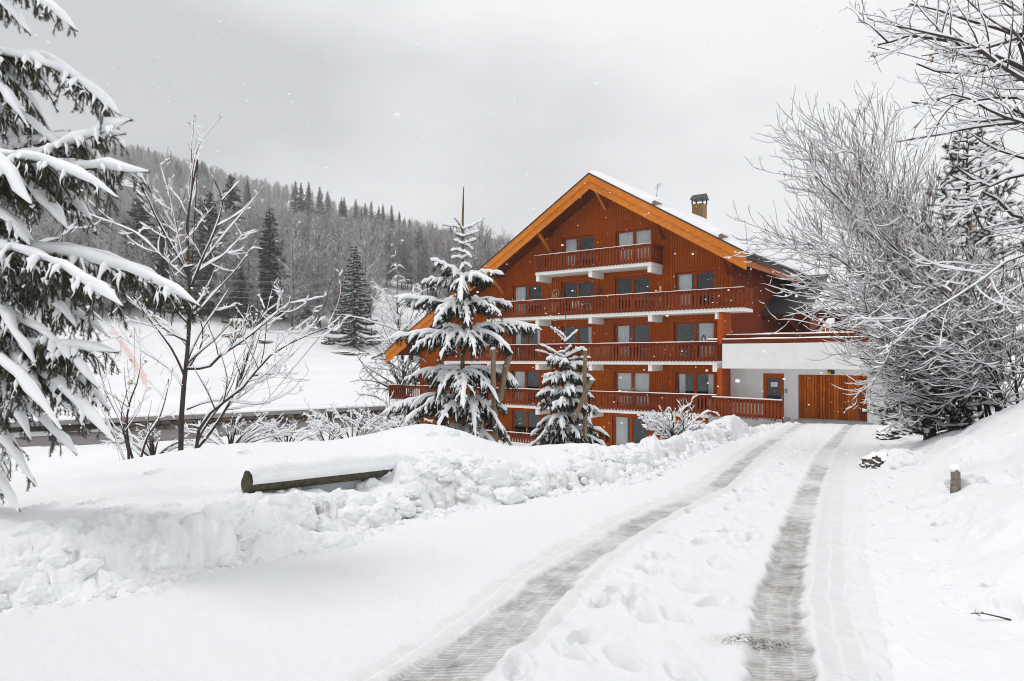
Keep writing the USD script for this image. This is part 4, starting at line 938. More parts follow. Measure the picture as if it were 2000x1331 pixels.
# the big spruce that leans into the picture from the left edge
rng = np.random.default_rng(11)
tb = W(-95, 1000, 6.5); zg = float(ground_z(tb[0], tb[1])[0])
sp = thing('foreground_spruce', 'big snow laden spruce whose boughs reach in from the left edge', 'tree', (tb[0], tb[1], zg), 0)
org = np.array([tb[0], tb[1], zg])
mb = MB(); mb.tube([(0, 0, -0.3), (0.03, 0, 2), (0.02, 0.02, 4), (0, 0, 7.5)], [0.17, 0.14, 0.10, 0.03], 10); mb.build('trunk', SPBARK, sp, smooth=40)
tk = lambda py: np.array([0.0, 0.0, W(0, py, 6.5)[2] - zg])
for bpy, (tx, ty, td), sag, kw in [
    (-90, (152, 62, 5.7), 0.10, dict(width=0.22)), (-60, (60, 70, 6.2), 0.1, dict(width=0.3)),
    (110, (236, 226, 5.8), 0.22, dict(width=0.34)), (130, (215, 190, 6.3), 0.22, dict(width=0.3)), (150, (60, 250, 6.0), 0.2, dict(width=0.4)),
    (330, (258, 234, 5.8), -0.10, dict(width=0.34, bare=0.15)), (300, (246, 262, 6.1), 0.02, dict(width=0.30)),
    (350, (292, 336, 5.6), 0.06, dict(width=0.42)), (330, (228, 388, 5.3), 0.20, dict(width=0.40)), (340, (130, 450, 5.8), 0.25, dict(width=0.42)), (400, (90, 520, 6.3), 0.2, dict(width=0.42)),
    (300, (60, 400, 5.4), 0.2, dict(width=0.45)),
    (505, (392, 600, 5.0), 0.20, dict(width=0.34, cap=0.75)), (500, (330, 560, 5.8), 0.16, dict(width=0.36, cap=0.7)), (500, (240, 600, 4.8), 0.20, dict(width=0.5, cap=0.8)), (520, (150, 640, 5.9), 0.22, dict(width=0.5)), (510, (160, 560, 6.6), 0.15, dict(width=0.5)),
    (560, (70, 720, 5.6), 0.25, dict(width=0.5)),
    (690, (232, 690, 5.6), 0.05, dict(width=0.42, cap=0.7)), (690, (225, 865, 5.4), 0.28, dict(width=0.44, cap=0.7)), (700, (170, 850, 5.9), 0.3, dict(width=0.44, cap=0.7)), (690, (120, 840, 5.3), 0.3, dict(width=0.5)), (720, (60, 860, 5.9), 0.25, dict(width=0.5)),
    (60, (120, 300, 6.4), .2, dict(width=.45)), (200, (150, 330, 6.2), .2, dict(width=.45)), (330, (180, 430, 6.4), .2, dict(width=.45)), (420, (60, 480, 5.8), .2, dict(width=.5)), (560, (215, 660, 6.3), .22, dict(width=.45)), (600, (140, 760, 6.2), .25, dict(width=.5)), (620, (190, 760, 5.5), .25, dict(width=.45)), (640, (215, 800, 6.0), .25, dict(width=.45)), (640, (100, 800, 5.6), .25, dict(width=.5)), (760, (150, 890, 6.3), .25, dict(width=.45)),
    (840, (70, 950, 6.0), 0.25, dict(width=0.45)), (880, (40, 1000, 6.1), 0.22, dict(width=0.45)), (850, (20, 940, 6.4), 0.2, dict(width=0.5))]:
    bough(sp, tk(bpy), W(tx, ty, td) - org, sag, rng, dens=12, nl=0.028, nw=0.0042, per_m=520, snow=0.036, **dict(dict(cap=.7), **kw))

# the two young spruces in front of the chalet, each between two poles
def young_spruce(name, label, px, d, top_py, zb, boughs, rng, leader, seedr):
    b = W(px, 700, d); b[2] = zb; H = W(px, top_py, d)[2] - zb
    t = thing(name, label, 'tree', b, 0)
    n = 14; zz = np.linspace(-0.2, H, n); mb = MB(); P = np.stack([0.03 * np.sin(zz * 1.7), 0.02 * np.cos(zz * 1.1), zz], 1)
    mb.tube(P, np.linspace(0.085 if H > 6 else 0.05, 0.012, n), 8); mb.build('trunk', SPBARK, t, smooth=40)
    m = MB(); m.add(*needles(P[None, -5:], rng, 260, 0.03, 0.006, fwd=0.9, spread=0.5)); m.build('leader_needles', NEEDLE, t)
    for (by, tx, ty, dd, sag, kw) in boughs:
        base = np.array([np.interp(W(px, by, d)[2] - zb, P[:, 2], P[:, 0]), 0, W(px, by, d)[2] - zb])
        tip = W(tx, ty, d + dd) - b
        args = dict(sk=.85, snow=0.046, dens=14, nl=0.055, nw=0.010, per_m=230, sides=6, width=0.5, cap=0.8, r0=0.018, hl=.24, hang=.9, droop=-.20); args.update(kw)
        bough(t, base, tip, sag, rng, **args)
    return t
rng = np.random.default_rng(21)
thin = dict(sub=False, width=0.12, dens=3, snow=0.028)
bl = [(448, 865, 440, .2, .03, thin), (448, 888, 427, -.2, .02, thin), (448, 945, 428, 0, -.04, thin), (463, 936, 452, .3, 0, thin), (463, 890, 458, -.3, 0, thin), (477, 932, 468, -.2, 0, thin), (477, 887, 471, .3, 0.03, thin),
      (480, 924, 490, .3, .05, thin), (494, 880, 492, -.2, .05, thin), (494, 921, 505, -.4, .06, thin), (507, 881, 506, .2, .05, thin), (505, 918, 500, .4, .05, thin), (520, 921, 524, -.3, .06, thin), (522, 898, 530, -.5, .05, thin)]
def ring(tiers, rng):
    out = []
    for by, k, lx, ly, ld, sag, kw in tiers:
        ph = rng.uniform(0, 6.28)
        for q in range(k):
            a = ph + q * 6.283 / k + rng.normal(0, 0.2); f = rng.uniform(0.75, 1.1)
            out.append((by + rng.normal(0, 5), None, (lx * f * math.cos(a), ly * rng.uniform(0.7, 1.2), ld * f * math.sin(a)), sag, kw))
    return out
def resolve(rs, px): return [(by, px + o[0], by + o[1], o[2], sag, kw) for by, _, o, sag, kw in rs]
mid = dict(width=0.52, dens=14)
bl += [(545, 838, 507, -.3, .05, dict(width=.38)), (548, 822, 552, .3, .06, dict(width=.4)), (545, 985, 537, -.2, .1, dict(width=.36)), (545, 963, 552, -.7, .1, mid), (545, 900, 590, -1.0, .15, mid), (548, 870, 560, .8, .1, mid), (548, 945, 540, .8, .1, mid),
       (600, 766, 581, .3, .05, dict(width=.36)), (590, 1002, 600, .2, .12, mid), (600, 980, 618, -.7, .2, mid), (600, 915, 640, -1.2, .25, mid), (600, 845, 640, -.9, .2, mid), (600, 870, 590, 1.0, .1, mid), (600, 950, 590, 1.0, .1, mid),
       (655, 752, 665, -.2, .12, dict(width=.34)), (650, 800, 690, -.7, .2, mid), (650, 1060, 645, -.3, .18, dict(width=.36)), (655, 1000, 690, -.9, .25, mid), (660, 930, 700, -1.4, .3, mid), (650, 860, 705, -1.2, .25, mid), (650, 845, 640, .9, .1, mid), (650, 980, 640, .9, .1, mid),
       (725, 785, 745, .0, .15, mid), (730, 1015, 755, -.3, .25, mid), (730, 975, 790, -1.0, .3, mid), (735, 850, 790, -1.2, .3, mid), (740, 905, 800, -1.6, .3, mid), (730, 870, 730, 1.1, .1, mid), (730, 960, 730, 1.1, .1, mid),
       (775, 742, 812, -.3, .2, mid), (780, 790, 830, -1.0, .25, mid), (780, 985, 850, -1.0, .35, mid), (785, 930, 860, -1.6, .35, mid), (785, 1000, 870, -.5, .35, mid), (785, 850, 850, -1.5, .3, mid), (790, 820, 800, .9, .1, mid), (790, 990, 800, .9, .1, mid),
       (840, 800, 875, -.8, .2, mid), (840, 990, 905, -1.2, .25, mid), (845, 880, 900, -1.6, .25, mid), (845, 940, 900, -1.7, .25, mid)]
young_spruce('young_spruce', 'taller young spruce with a bare leader, loaded with snow before the chalet', 905, 17.0, 366, -0.3, bl, rng, True, 0)
bs = [(668, 1074, 638, .2, .02, thin), (668, 1130, 645, -.1, .0, thin), (662, 1078, 640, -.2, .02, thin), (700, 1050, 672, 0, .02, thin), (705, 1044, 684, .2, .02, thin), (700, 1143, 680, -.1, .02, dict(width=.2, dens=6)), (705, 1155, 700, .2, .03, thin), (690, 1118, 676, -.3, .03, thin), (690, 1090, 690, -.3, .03, thin)]
sm = dict(width=0.5, dens=14, snow=0.04, cap=0.5)
bs += resolve(ring([(712, 6, 50, -4, .6, .06, sm), (735, 7, 58, 8, .75, .1, sm), (762, 7, 64, 10, .85, .12, sm), (788, 8, 72, 14, 1.0, .14, sm), (812, 7, 64, 22, 1.0, .15, sm), (838, 8, 84, 22, 1.2, .18, sm), (858, 7, 84, 22, 1.2, .18, sm)], rng), 1103)
young_spruce('young_spruce', 'smaller bushy young spruce to the right of the taller one', 1103, 19.0, 606, -0.5, bs, rng, False, 0)
def pole(label, a, b, r=0.09):
    a, b = np.asarray(a), np.asarray(b); o = thing('support_pole', label, 'pole', a, 0); q = b - a
    mb = MB(); n = 9; u = np.linspace(0, 1, n)[:, None]; mb.tube(q * u + 0.012 * np.sin(u * 7) * np.array([1, 1, 0]), np.linspace(r * 1.08, r * .95, n), 12); mb.build('pole_shaft', POSTWOOD, o, smooth=40)
    mb = MB(); m = trimesh.creation.icosphere(2, r * 1.05); m.apply_scale([1, 1, .7]); m.apply_translation(q + np.array([0, 0, r * .15])); mb.tm(m); mb.build('snow_cap', SNOWT, o, smooth=True)
pole('upright pole standing in the right side of the taller young spruce', W(968, 905, 16.3), W(963, 682, 16.3), 0.062)
pole('slanting pole crossing behind the upright pole of the taller spruce', W(972, 790, 16.7), W(996, 690, 16.7), 0.075)
pole('upright pole at the right of the smaller young spruce', W(1142, 856, 18.4), W(1143, 684, 18.4), 0.055)
pole('slanting pole leaning across the smaller young spruce', W(1120, 820, 18.2), W(1156, 742, 18.2), 0.06)

# ---- bare trees and shrubs traced limb by limb
def leafless(name, label, cat, d0, limbs, rng, specs, r_limb, bark=BARK, twig=TWIG, snow=0.010, snowk=0.9, sides=6, zdrop=0.0, seeds=0, n=10, root=None, rscale=None, snow_sides=5, lift=0.6, minh=.2):
    """limbs: lists of (px, py, metres ahead); the rest grows by itself"""
    tr = [resample([W(*p) for p in lb], n) for lb in limbs]
    o3 = W(*limbs[0][0]) if root is None else np.asarray(root)
    t = thing(name, label, cat, o3, 0)
    P = np.stack(tr) - o3
    P[0, 0, 2] -= zdrop
    R = np.stack([np.linspace(r, r * 0.28, n) for r in r_limb])
    for q in range(len(P)):
        mb = MB(); mb.tube(P[q], R[q], 8); mb.build('trunk' if q == 0 else 'limb', bark, t, smooth=True)
    lv = [(P, R)]; cur = (P, R)
    for sp_ in specs:
        sp_ = dict(sp_); dn = sp_.pop('dens'); C, CR, _ = spawn(cur[0], cur[1], rng, max(1, int(plen(cur[0]).sum() * dn)), **sp_)
        lv.append((C, CR)); cur = (C, CR)
    obj('twigs', join([tubes(p, r, 4) for p, r in lv[1:]]), twig, t, smooth=True, kind='stuff')
    obj('snow', join([snow_tubes(P, R, rng, snow * 1.2, snowk * 0.6, 7, lift=lift, minh=.02)] + [snow_tubes(p, r, rng, snow, snowk, snow_sides, lift=lift, minh=minh) for p, r in lv[1:]]), SNOWT, t, smooth=True, kind='stuff')
    if seeds:
        C = lv[-1][0]; k = rng.choice(len(C), seeds); p = C[k, -1]
        pts = (p[:, None] + rng.normal(0, 0.018, (seeds, 5, 3)) + np.array([0, 0, -0.03])).reshape(-1, 3)
        v, f = cap_blobs(pts, rng.uniform(0.008, 0.018, len(pts)), rng, 0); obj('seed_clusters', (v, f), SEED, t, kind='stuff')
    return t, lv
rng = np.random.default_rng(31)
D = 13.5
def L_(pts, d=D, dd=0.0): 
    n = len(pts); return [(a, b, d + dd * k / (n - 1)) for k, (a, b) in enumerate(pts)]
limbs = [L_([(352, 880), (356, 790), (366, 690), (371, 600), (370, 540), (366, 470), (366, 415), (378, 358), (386, 312)]),
         L_([(369, 545), (350, 470), (335, 400), (320, 345), (312, 318)], dd=.8), L_([(366, 535), (335, 480), (305, 425), (278, 370), (255, 352), (229, 342)], dd=-.8),
         L_([(365, 545), (320, 505), (265, 455), (225, 438), (176, 420)], dd=.9), L_([(374, 560), (398, 500), (422, 445), (434, 392), (417, 349)], dd=-.7), L_([(434, 392), (452, 372), (470, 352)], d=12.9),
         L_([(424, 442), (455, 425), (478, 408), (491, 386)], d=13.1), L_([(380, 535), (410, 515), (435, 500), (455, 480), (478, 455)], dd=1.0),
         L_([(366, 720), (400, 720), (432, 694), (472, 668), (515, 634), (568, 588)], dd=-1.0), L_([(368, 700), (392, 650), (425, 600), (450, 560)], dd=1.1), L_([(362, 740), (340, 690), (305, 640), (268, 590), (252, 560)], dd=-1.0),
         L_([(360, 760), (330, 720), (285, 690), (235, 655), (205, 600)], dd=1.0), L_([(364, 600), (345, 560), (330, 510), (325, 460)], dd=-.9)]
rl = [0.055, .022, .024, .024, .024, .012, .013, .018, .032, .022, .024, .022, .016]
specs = [dict(dens=3.4, u=(.25, 1), ang=(28, 60), L=(.20, .42), rel=True, trop=.10, wig=.12, rr=.55, n=7, rmin=.005, fall=.3), dict(dens=5.0, u=(.2, 1), ang=(30, 65), L=(.08, .26), rel=False, trop=.12, wig=.16, rr=.7, n=5, rmin=.0042, fall=.2)]
leafless('bare_sapling', 'bare young tree with dry seed clusters, behind the bank at the left', 'tree', D, limbs, rng, specs, rl, snow=0.013, snowk=.75, zdrop=.8, seeds=70)
# many-stemmed shrub right of the sapling and low along the crest
limbs = [L_([(372, 880), (412, 806), (472, 760), (492, 735), (534, 690), (590, 660), (640, 640)], d=13.0, dd=-.6), L_([(378, 885), (432, 815), (470, 740), (500, 640), (525, 590)], d=13.2, dd=.7), L_([(492, 735), (550, 730), (580, 745), (605, 742)], d=12.8), L_([(380, 880), (450, 775), (520, 740), (560, 700), (575, 690)], d=13.4, dd=.8),
         L_([(365, 800), (430, 782), (500, 790), (560, 770), (590, 740)], d=13.0, dd=.5)]
leafless('bare_shrub', 'wide snow lined shrub spreading right from the foot of the bare young tree', 'shrub', 13, limbs, rng, [dict(specs[0], dens=3.4, L=(.22, .45)), dict(specs[1], dens=4.5)], [.034, .03, .018, .022, .018], snow=0.013, snowk=.75, zdrop=.8, seeds=14)
limbs = [L_([(255, 905), (238, 830), (205, 760), (190, 700)], d=12), L_([(262, 905), (250, 800), (270, 740), (275, 690), (262, 640)], d=12, dd=.8), L_([(275, 900), (290, 850), (310, 820), (330, 740)], d=12.2, dd=-.5), L_([(285, 905), (245, 860), (215, 840), (180, 800)], d=12.3, dd=.5), L_([(245, 905), (200, 800), (150, 720), (120, 690)], d=12.4, dd=.8)]
leafless('bare_shrub', 'thin dark stemmed shrub between the big left spruce and the bare young tree', 'shrub', 12, limbs, rng, [dict(specs[0], dens=3.0), dict(specs[1], dens=4)], [.026, .022, .02, .018, .018], snow=0.012, snowk=.75, zdrop=.8, seeds=14)
limbs = [L_([(-40, 560), (40, 500), (75, 478), (118, 466)], d=7.6), L_([(20, 515), (70, 492), (125, 482), (126, 474)], d=7.5), L_([(-40, 545), (30, 520), (80, 503), (145, 497)], d=7.4), L_([(-40, 640), (40, 540), (60, 470), (50, 420)], d=8.2), L_([(-30, 640), (60, 560), (110, 500), (125, 440)], d=8.4)]
leafless('bare_shrub', 'three bare snow topped branches poking out above the lowest big spruce bough', 'shrub', 7.6, limbs, rng, [dict(specs[0], dens=1.1), dict(specs[1], dens=1.5)], [.02, .018, .018, .02, .018], snow=0.022, snowk=.7)
# low bushes along the road beyond the crest
def bush(name, label, px, py, d, hpx, wpx, rng, stems=14, dens=(6, 9), snow=.012, twig=TWIG, bark=BARK, up=1.0, zdrop=.3, r=.02):
    lb = []
    for k in range(stems):
        a = rng.uniform(-1, 1); h = hpx * rng.uniform(.6, 1.05) * (1 - .35 * abs(a)); dx = wpx * a; dz = rng.uniform(-.5, .5) * wpx / F * d * 1.4
        lb.append([(px + dx * .08, py, d), (px + dx * .45, py - h * .55, d + dz * .4), (px + dx * .8, py - h * .85 * up, d + dz * .8), (px + dx * 1.05, py - h * up * rng.uniform(.85, 1.0), d + dz)])
    sp_ = [dict(dens=dens[0] / (d / 13), u=(.25, 1), ang=(20, 50), L=(.25, .5), rel=True, trop=.05, wig=.12, rr=.6, n=6, rmin=.004 * d / 13, fall=.3), dict(dens=dens[1] / (d / 13), u=(.2, 1), ang=(25, 60), L=(.25, .5), rel=True, trop=.03, wig=.15, rr=.7, n=5, rmin=.0035 * d / 13, fall=.3)]
    return leafless(name, label, 'bush', d, lb, rng, sp_, [r * d / 13] * stems, bark=bark, twig=twig, snow=snow * d / 13, snowk=.7, zdrop=zdrop, n=7, sides=5)
bush('bush', 'fine twigged grey bush by the road between shrub and taller spruce', 690, 880, 24, 95, 85, rng, 18)
bush('bush', 'dark twiggy bush close to the left balcony corner of the chalet', 760, 880, 30, 110, 70, rng, 18)
bush('bush', 'low snowy bush just behind the crest below the stone wall', 640, 880, 18, 70, 50, rng, 10)
bush('bush', 'sprawling low bush at the foot of the bare young tree', 450, 880, 15, 75, 130, rng, 18, dens=(5, 6))
bush('bush', 'low tangle of twigs left of the bare young tree on the crest', 300, 895, 14, 75, 75, rng, 14, dens=(5, 6))
bush('bush', 'low tangle of snowy twigs on the crest in front of the stone wall', 560, 878, 16.5, 60, 70, rng, 12, dens=(5, 6))
bush('frosted_bush', 'rounded frosty bush with reddish stems in front of the ground floor window', 1318, 868, 21, 75, 62, rng, 26, dens=(9, 10), snow=.016, twig=TWIG)
limbs = [L_([(1330, 840), (1330, 810), (1340, 795), (1352, 790)], d=19.5), L_([(1335, 840), (1332, 800), (1320, 780)], d=19.5), L_([(1340, 835), (1352, 800), (1350, 785), (1364, 772)], d=19.4), L_([(1345, 830), (1370, 812), (1385, 804), (1396, 806)], d=19.3), L_([(1335, 840), (1345, 805), (1338, 778)], d=19.6)]
leafless('bare_shrub', 'few curved snow coated twigs rising from the bank by the railing', 'shrub', 19.5, limbs, rng, [dict(specs[0], dens=2.0, L=(.2, .4))], [.014] * 5, snow=.022, snowk=.8)
# pale drooping tree behind the left eave of the chalet
limbs = [L_([(786, 870), (790, 780), (786, 700), (778, 630), (775, 590)], d=52), L_([(788, 760), (765, 720), (745, 690), (725, 670)], d=52, dd=-1), L_([(786, 720), (810, 680), (830, 640)], d=52, dd=1), L_([(786, 690), (760, 650), (745, 620)], d=52, dd=1), L_([(788, 780), (750, 760), (715, 760)], d=52, dd=-1), L_([(784, 670), (800, 630), (810, 600)], d=52), L_([(788, 740), (815, 720), (835, 700)], d=52)]
leafless('weeping_birch', 'pale frosted drooping tree behind the left eave of the chalet', 'tree', 52, limbs, rng, [dict(dens=3.2, u=(.2, 1), ang=(30, 65), L=(.3, .55), rel=True, trop=-.05, wig=.14, rr=.6, n=7, rmin=.012, fall=.3), dict(dens=2.2, u=(.1, 1), ang=(30, 70), L=(.4, .9), rel=False, trop=-.22, wig=.12, rr=.7, n=6, rmin=.009, fall=.2), dict(dens=1.8, u=(.1, 1), ang=(20, 60), L=(.3, .6), rel=False, trop=-.25, wig=.12, rr=.7, n=4, rmin=.008, fall=.2)],
         [.16, .07, .07, .07, .06, .06, .06], snow=.030, snowk=.5, zdrop=2)

# ---- the right-hand side: a great snow lined bush, a pine behind it and a tree overhead
rng = np.random.default_rng(41)
def stem(a, b, bend, d0, d1, n=6):
    a, b = np.array(a, float), np.array(b, float); q = (b - a); nrm = np.array([-q[1], q[0]]); out = []
    for u in np.linspace(0, 1, n): p = a + q * u + nrm * bend * 4 * u * (1 - u); out.append((p[0], p[1], d0 + (d1 - d0) * u))
    return out
limbs = []
for (x0, y0), (x1, y1), bend, d0, d1 in [
    ((1900, 862), (1668, 292), .05, 18, 17), ((1890, 862), (1715, 330), .03, 18, 19), ((1895, 860), (1592, 345), .08, 18, 16.2), ((1880, 862), (1625, 300), .06, 18, 18.4), ((1900, 862), (1576, 475), .12, 18, 16), ((1905, 862), (1615, 540), .12, 18, 17.5), ((1900, 860), (1585, 572), .16, 18, 15.8),
    ((1895, 860), (1628, 640), .16, 18, 15.5), ((1890, 860), (1680, 700), .15, 18, 15.6), ((1895, 858), (1735, 765), .14, 18, 16), ((1900, 858), (1765, 815), .12, 18, 16), ((1910, 860), (1745, 400), .03, 18, 19.5), ((1930, 858), (1860, 520), -.03, 18, 18), ((1950, 855), (1960, 520), -.03, 17, 16),
    ((1920, 858), (1700, 440), .1, 18, 15), ((1925, 858), (1750, 520), .1, 18, 15), ((1930, 856), (1800, 420), .06, 17.5, 16), ((1940, 854), (1760, 600), .15, 17.5, 14.6), ((1950, 852), (1830, 560), .12, 17, 14.5), ((1960, 850), (1890, 540), .04, 17, 15), ((1970, 848), (1850, 660), .15, 17, 14.2), ((1985, 842), (1920, 600), .1, 17, 14.6), ((2010, 840), (1990, 520), .05, 17, 15),
    ((1900, 858), (1690, 610), .18, 18, 15), ((1890, 858), (1665, 510), .12, 18, 17)]:
    limbs.append(stem((x0, y0), (x1, y1), bend, d0, d1))
rb = [.04] * len(limbs)
sp_ = [dict(dens=4.3, u=(.15, 1), ang=(18, 42), L=(.28, .5), rel=True, trop=.02, wig=.09, rr=.45, n=9, rmin=.0075, fall=.45, bias=(-.5, -.35, -.1)), dict(dens=3.3, u=(.15, 1), ang=(25, 55), L=(.34, .62), rel=True, trop=.12, wig=.10, rr=.6, n=8, rmin=.006, fall=.35, bias=(-.4, -.4, -.5)), dict(dens=1.5, u=(.2, 1), ang=(25, 55), L=(.25, .5), rel=True, trop=.12, wig=.13, rr=.75, n=6, rmin=.0046, fall=.25)]
leafless('great_bush', 'huge bare bush with every twig lined by snow, right of the garage', 'bush', 18, limbs, rng, sp_, rb, twig=TWIG, snow=.0100, snowk=.4, zdrop=.4, n=9, snow_sides=5, lift=.8, minh=.55)
# overhanging tree at the upper right
limbs = [L_([(2260, 900), (2230, 500), (2150, 260), (2060, 120), (1990, 70)], d=8.2, dd=-.6), L_([(2080, 190), (1990, 130), (1900, 96), (1840, 78), (1775, 70), (1735, 84), (1708, 90)], d=7.6, dd=-.5), L_([(1735, 84), (1712, 62), (1690, 44), (1676, 38)], d=7.1), L_([(2060, 110), (1960, 60), (1890, 40), (1830, 20), (1776, 8)], d=7.9, dd=.3),
         L_([(2090, 200), (1970, 140), (1880, 80), (1800, 62), (1752, 52)], d=7.5, dd=-.7), L_([(2140, 260), (2040, 180), (1960, 130), (1890, 145), (1830, 140), (1790, 125)], d=7.8, dd=-.4), L_([(2150, 300), (2050, 210), (1960, 190), (1880, 200), (1825, 205), (1780, 200)], d=7.9, dd=.3),
         L_([(2180, 330), (2060, 260), (1950, 225), (1870, 185), (1830, 195)], d=7.4, dd=-.5), L_([(2190, 360), (2080, 290), (1990, 220), (1910, 185), (1850, 170)], d=8.2), L_([(1890, 190), (1850, 215), (1835, 235), (1810, 275), (1765, 308)], d=7.6), L_([(2000, 240), (1900, 250), (1840, 262), (1790, 270), (1752, 278)], d=7.9),
         L_([(2200, 470), (2090, 400), (1990, 340), (1935, 365), (1900, 350), (1865, 325)], d=8.6), L_([(2200, 400), (2080, 330), (2000, 310), (1940, 290), (1890, 255)], d=8.3), L_([(2200, 520), (2060, 440), (1975, 420), (1925, 372), (1900, 400), (1920, 450)], d=8.8), L_([(2220, 560), (2100, 480), (1990, 500), (1900, 560), (1800, 620), (1720, 660)], d=9.5), L_([(2200, 300), (2060, 60), (1980, 20), (1930, -20)], d=8.0)]
rb = [.13, .030, .011, .026, .026, .026, .026, .024, .028, .014, .02, .034, .028, .036, .02, .03]
sp_ = [dict(dens=5.0, u=(.2, 1), ang=(25, 60), L=(.22, .42), rel=True, trop=.03, wig=.10, rr=.5, n=7, rmin=.0055, fall=.4), dict(dens=5.0, u=(.15, 1), ang=(25, 60), L=(.12, .34), rel=False, trop=.04, wig=.14, rr=.65, n=6, rmin=.0038, fall=.2), dict(dens=2.2, u=(.3, 1), ang=(30, 60), L=(.05, .13), rel=False, trop=.06, wig=.12, rr=.8, n=4, rmin=.0032, fall=.2)]
leafless('overhanging_tree', 'bare tree whose snow topped branches hang in at the upper right', 'tree', 8, limbs, rng, sp_, rb, twig=TWIG, snow=.0090, snowk=.55, n=11, minh=.45, seeds=12, root=W(2260, 900, 8.2), zdrop=.8)
# tall dark pine behind the bush and low pine boughs beside the garage
def pine(name, label, px, d, zb, top_py, rpx, rng, nb=60, tuft=.16, lo=.12, mat=PINE):
    b = W(px, 700, d); b[2] = zb; H = W(px, top_py, d)[2] - zb; Rm = rpx / F * d
    t = thing(name, label, 'tree', b, 0); mb = MB(); mb.tube([(0, 0, -.3), (.05, 0, H * .5), (0, .05, H)], [.16, .11, .02], 9); mb.build('trunk', BARK, t, smooth=40)
    bs, rs = [], []
    for k in range(nb):
        u = lo + (1 - lo) * k / nb; a = k * 2.4 + rng.normal(0, .3); L = Rm * (1 - u) ** .7 * rng.uniform(.7, 1.1) + .15; n = 8; q = np.linspace(0, 1, n)[:, None]
        bs.append(np.array([0, 0, u * H]) + q * L * np.array([math.cos(a), math.sin(a), 0]) + np.array([0, 0, 1]) * (.25 * L * q ** 1.6 - .10 * L * q)); rs.append(np.linspace(.03, .01, n))
    P, R = np.stack(bs), np.stack(rs)
    S, S2, _ = spawn(P, R, rng, int(plen(P).sum() * 5.5), u=(.2, 1), ang=(25, 60), L=(.2, .5), rel=False, trop=.06, wig=.1, rr=.6, n=5, rmin=.008)
    obj('branches', join([tubes(P, R, 5), tubes(S, S2, 4)]), BARK, t, smooth=True)
    obj('needles', join([needles(S, rng, 320, tuft * .75, .011, fwd=1.0, spread=.75), needles(P[:, 3:], rng, 110, tuft * .75, .011, fwd=.9, spread=.75)]), mat, t)
    obj('snow', join([snow_tubes(S, S2 + .02, rng, .032, .3, 6, lift=.9, minh=.1, lump=.5), snow_tubes(P, R, rng, .03, .4, 6, lift=.8, minh=.1)]), SNOWT, t, smooth=True)
pine('pine_tree', 'tall dark pine rising behind the huge snow lined bush', 1890, 23, float(ground_z(W(1890, 0, 23)[0], 23)[0]), 258, 215, rng, 110, tuft=.2)
pine('pine_tree', 'low dark pine beside the garage under the huge bush', 1815, 17.6, float(ground_z(W(1815, 0, 17.6)[0], 17.6)[0]), 600, 125, rng, 80, lo=.02, tuft=.2)
# ------------------------------------------------------------------ the valley: wall, cabin, net, wires, rocks
wl = UsdGeom.Xform.Define(stage, child_path(None, 'stone_wall')); meta(wl, 'low boulder wall with a grey concrete coping across the valley road', 'wall'); wl = wl.GetPrim()
rng = np.random.default_rng(51)
def wallp(a, dd, z): q = Wa + wd * a + wn * dd; return (q[0], q[1], z)
mb = MB(); mb.bar(wallp(-22, 0.30, -1.08), wallp(36, 0.30, -1.08), 0.80, 0.30); mb.build('coping', CONC, wl)
mb = MB(); mb.bar(wallp(-22, 0.45, -1.7), wallp(36, 0.45, -1.7), 0.5, 0.95); mb.build('core', ROCK, wl)
n = 120; aa = np.linspace(-22, 36, n); v = []
for dd, fz in ((-0.1, 0), (-0.04, .8), (0.25, 1.1), (0.75, 1.0)): v.append(np.array([wallp(a, dd, -0.928 + fz * (.13 + .08 * noise(np.array([[a * .6, 0, 3.]]))[0])) for a in aa]))
v = np.stack(v, 1).reshape(-1, 3); f = np.array([(4 * i + k, 4 * i + 4 + k, 4 * i + k + 5, 4 * i + k + 1) for i in range(n - 1) for k in range(3)])
obj('snow', (v, f), SNOWT, wl, smooth=True)
for row, zc in ((0, -1.42), (1, -1.80)):
    a = -6.0 + 0.3 * row
    while a < 27:
        w = rng.uniform(.45, .85); m = trimesh.creation.icosphere(1, 0.5); p = m.vertices * np.array([w * 1.05, .6, .46]); p *= (1 + .35 * (noise(m.vertices * 2.1 + a * 7) - .5))[:, None]
        c = wallp(a + w / 2, .16 + rng.uniform(-.05, .06), zc + rng.uniform(-.04, .04)); an = math.atan2(wd[1], wd[0]); R_ = np.array([[math.cos(an), -math.sin(an), 0], [math.sin(an), math.cos(an), 0], [0, 0, 1]])
        obj('stone', (p @ R_.T + np.array(c), m.faces), STONES[rng.integers(3)], wl, smooth=50); a += w * .97
def rounded_box(sx, sy, sz, r):
    import manifold3d as m3
    s = m3.Manifold.sphere(r, 16); pts = [s.translate((a * (sx / 2 - r), b * (sy / 2 - r), c * (sz / 2 - r))) for a in (-1, 1) for b in (-1, 1) for c in (-1, 1)]
    return m3.Manifold.batch_hull(pts)
q = W(463, 642, 105); q[2] = float(ground_z(q[0], q[1])[0])
cb = thing('gondola_cabin', 'small cream gondola cabin parked on the snow under dark spruces', 'cabin', q, 12)
b = rounded_box(2.0, 1.7, 1.7, 0.3); mb = MB(); vv, ff, _ = meshkit.arrays(b); mb.add(vv + np.array([0, 0, 1.15]), ff); mb.build('body', CABIN, cb, smooth=40)
for x0, x1 in ((-.86, -.34), (-.10, .52), (.62, .88)): mb = MB(); mb.box((x0, -.885, 1.05), (x1, -.84, 1.78)); mb.build('window', plain('cabin_glass', (.05, .06, .06), .1, .1, 1), cb)
mb = MB(); mb.box((-1.02, -.5, 1.1), (-.98, .5, 1.75)); mb.build('window', plain('cabin_side_glass', (.05, .06, .06), .1, .1, 1), cb)
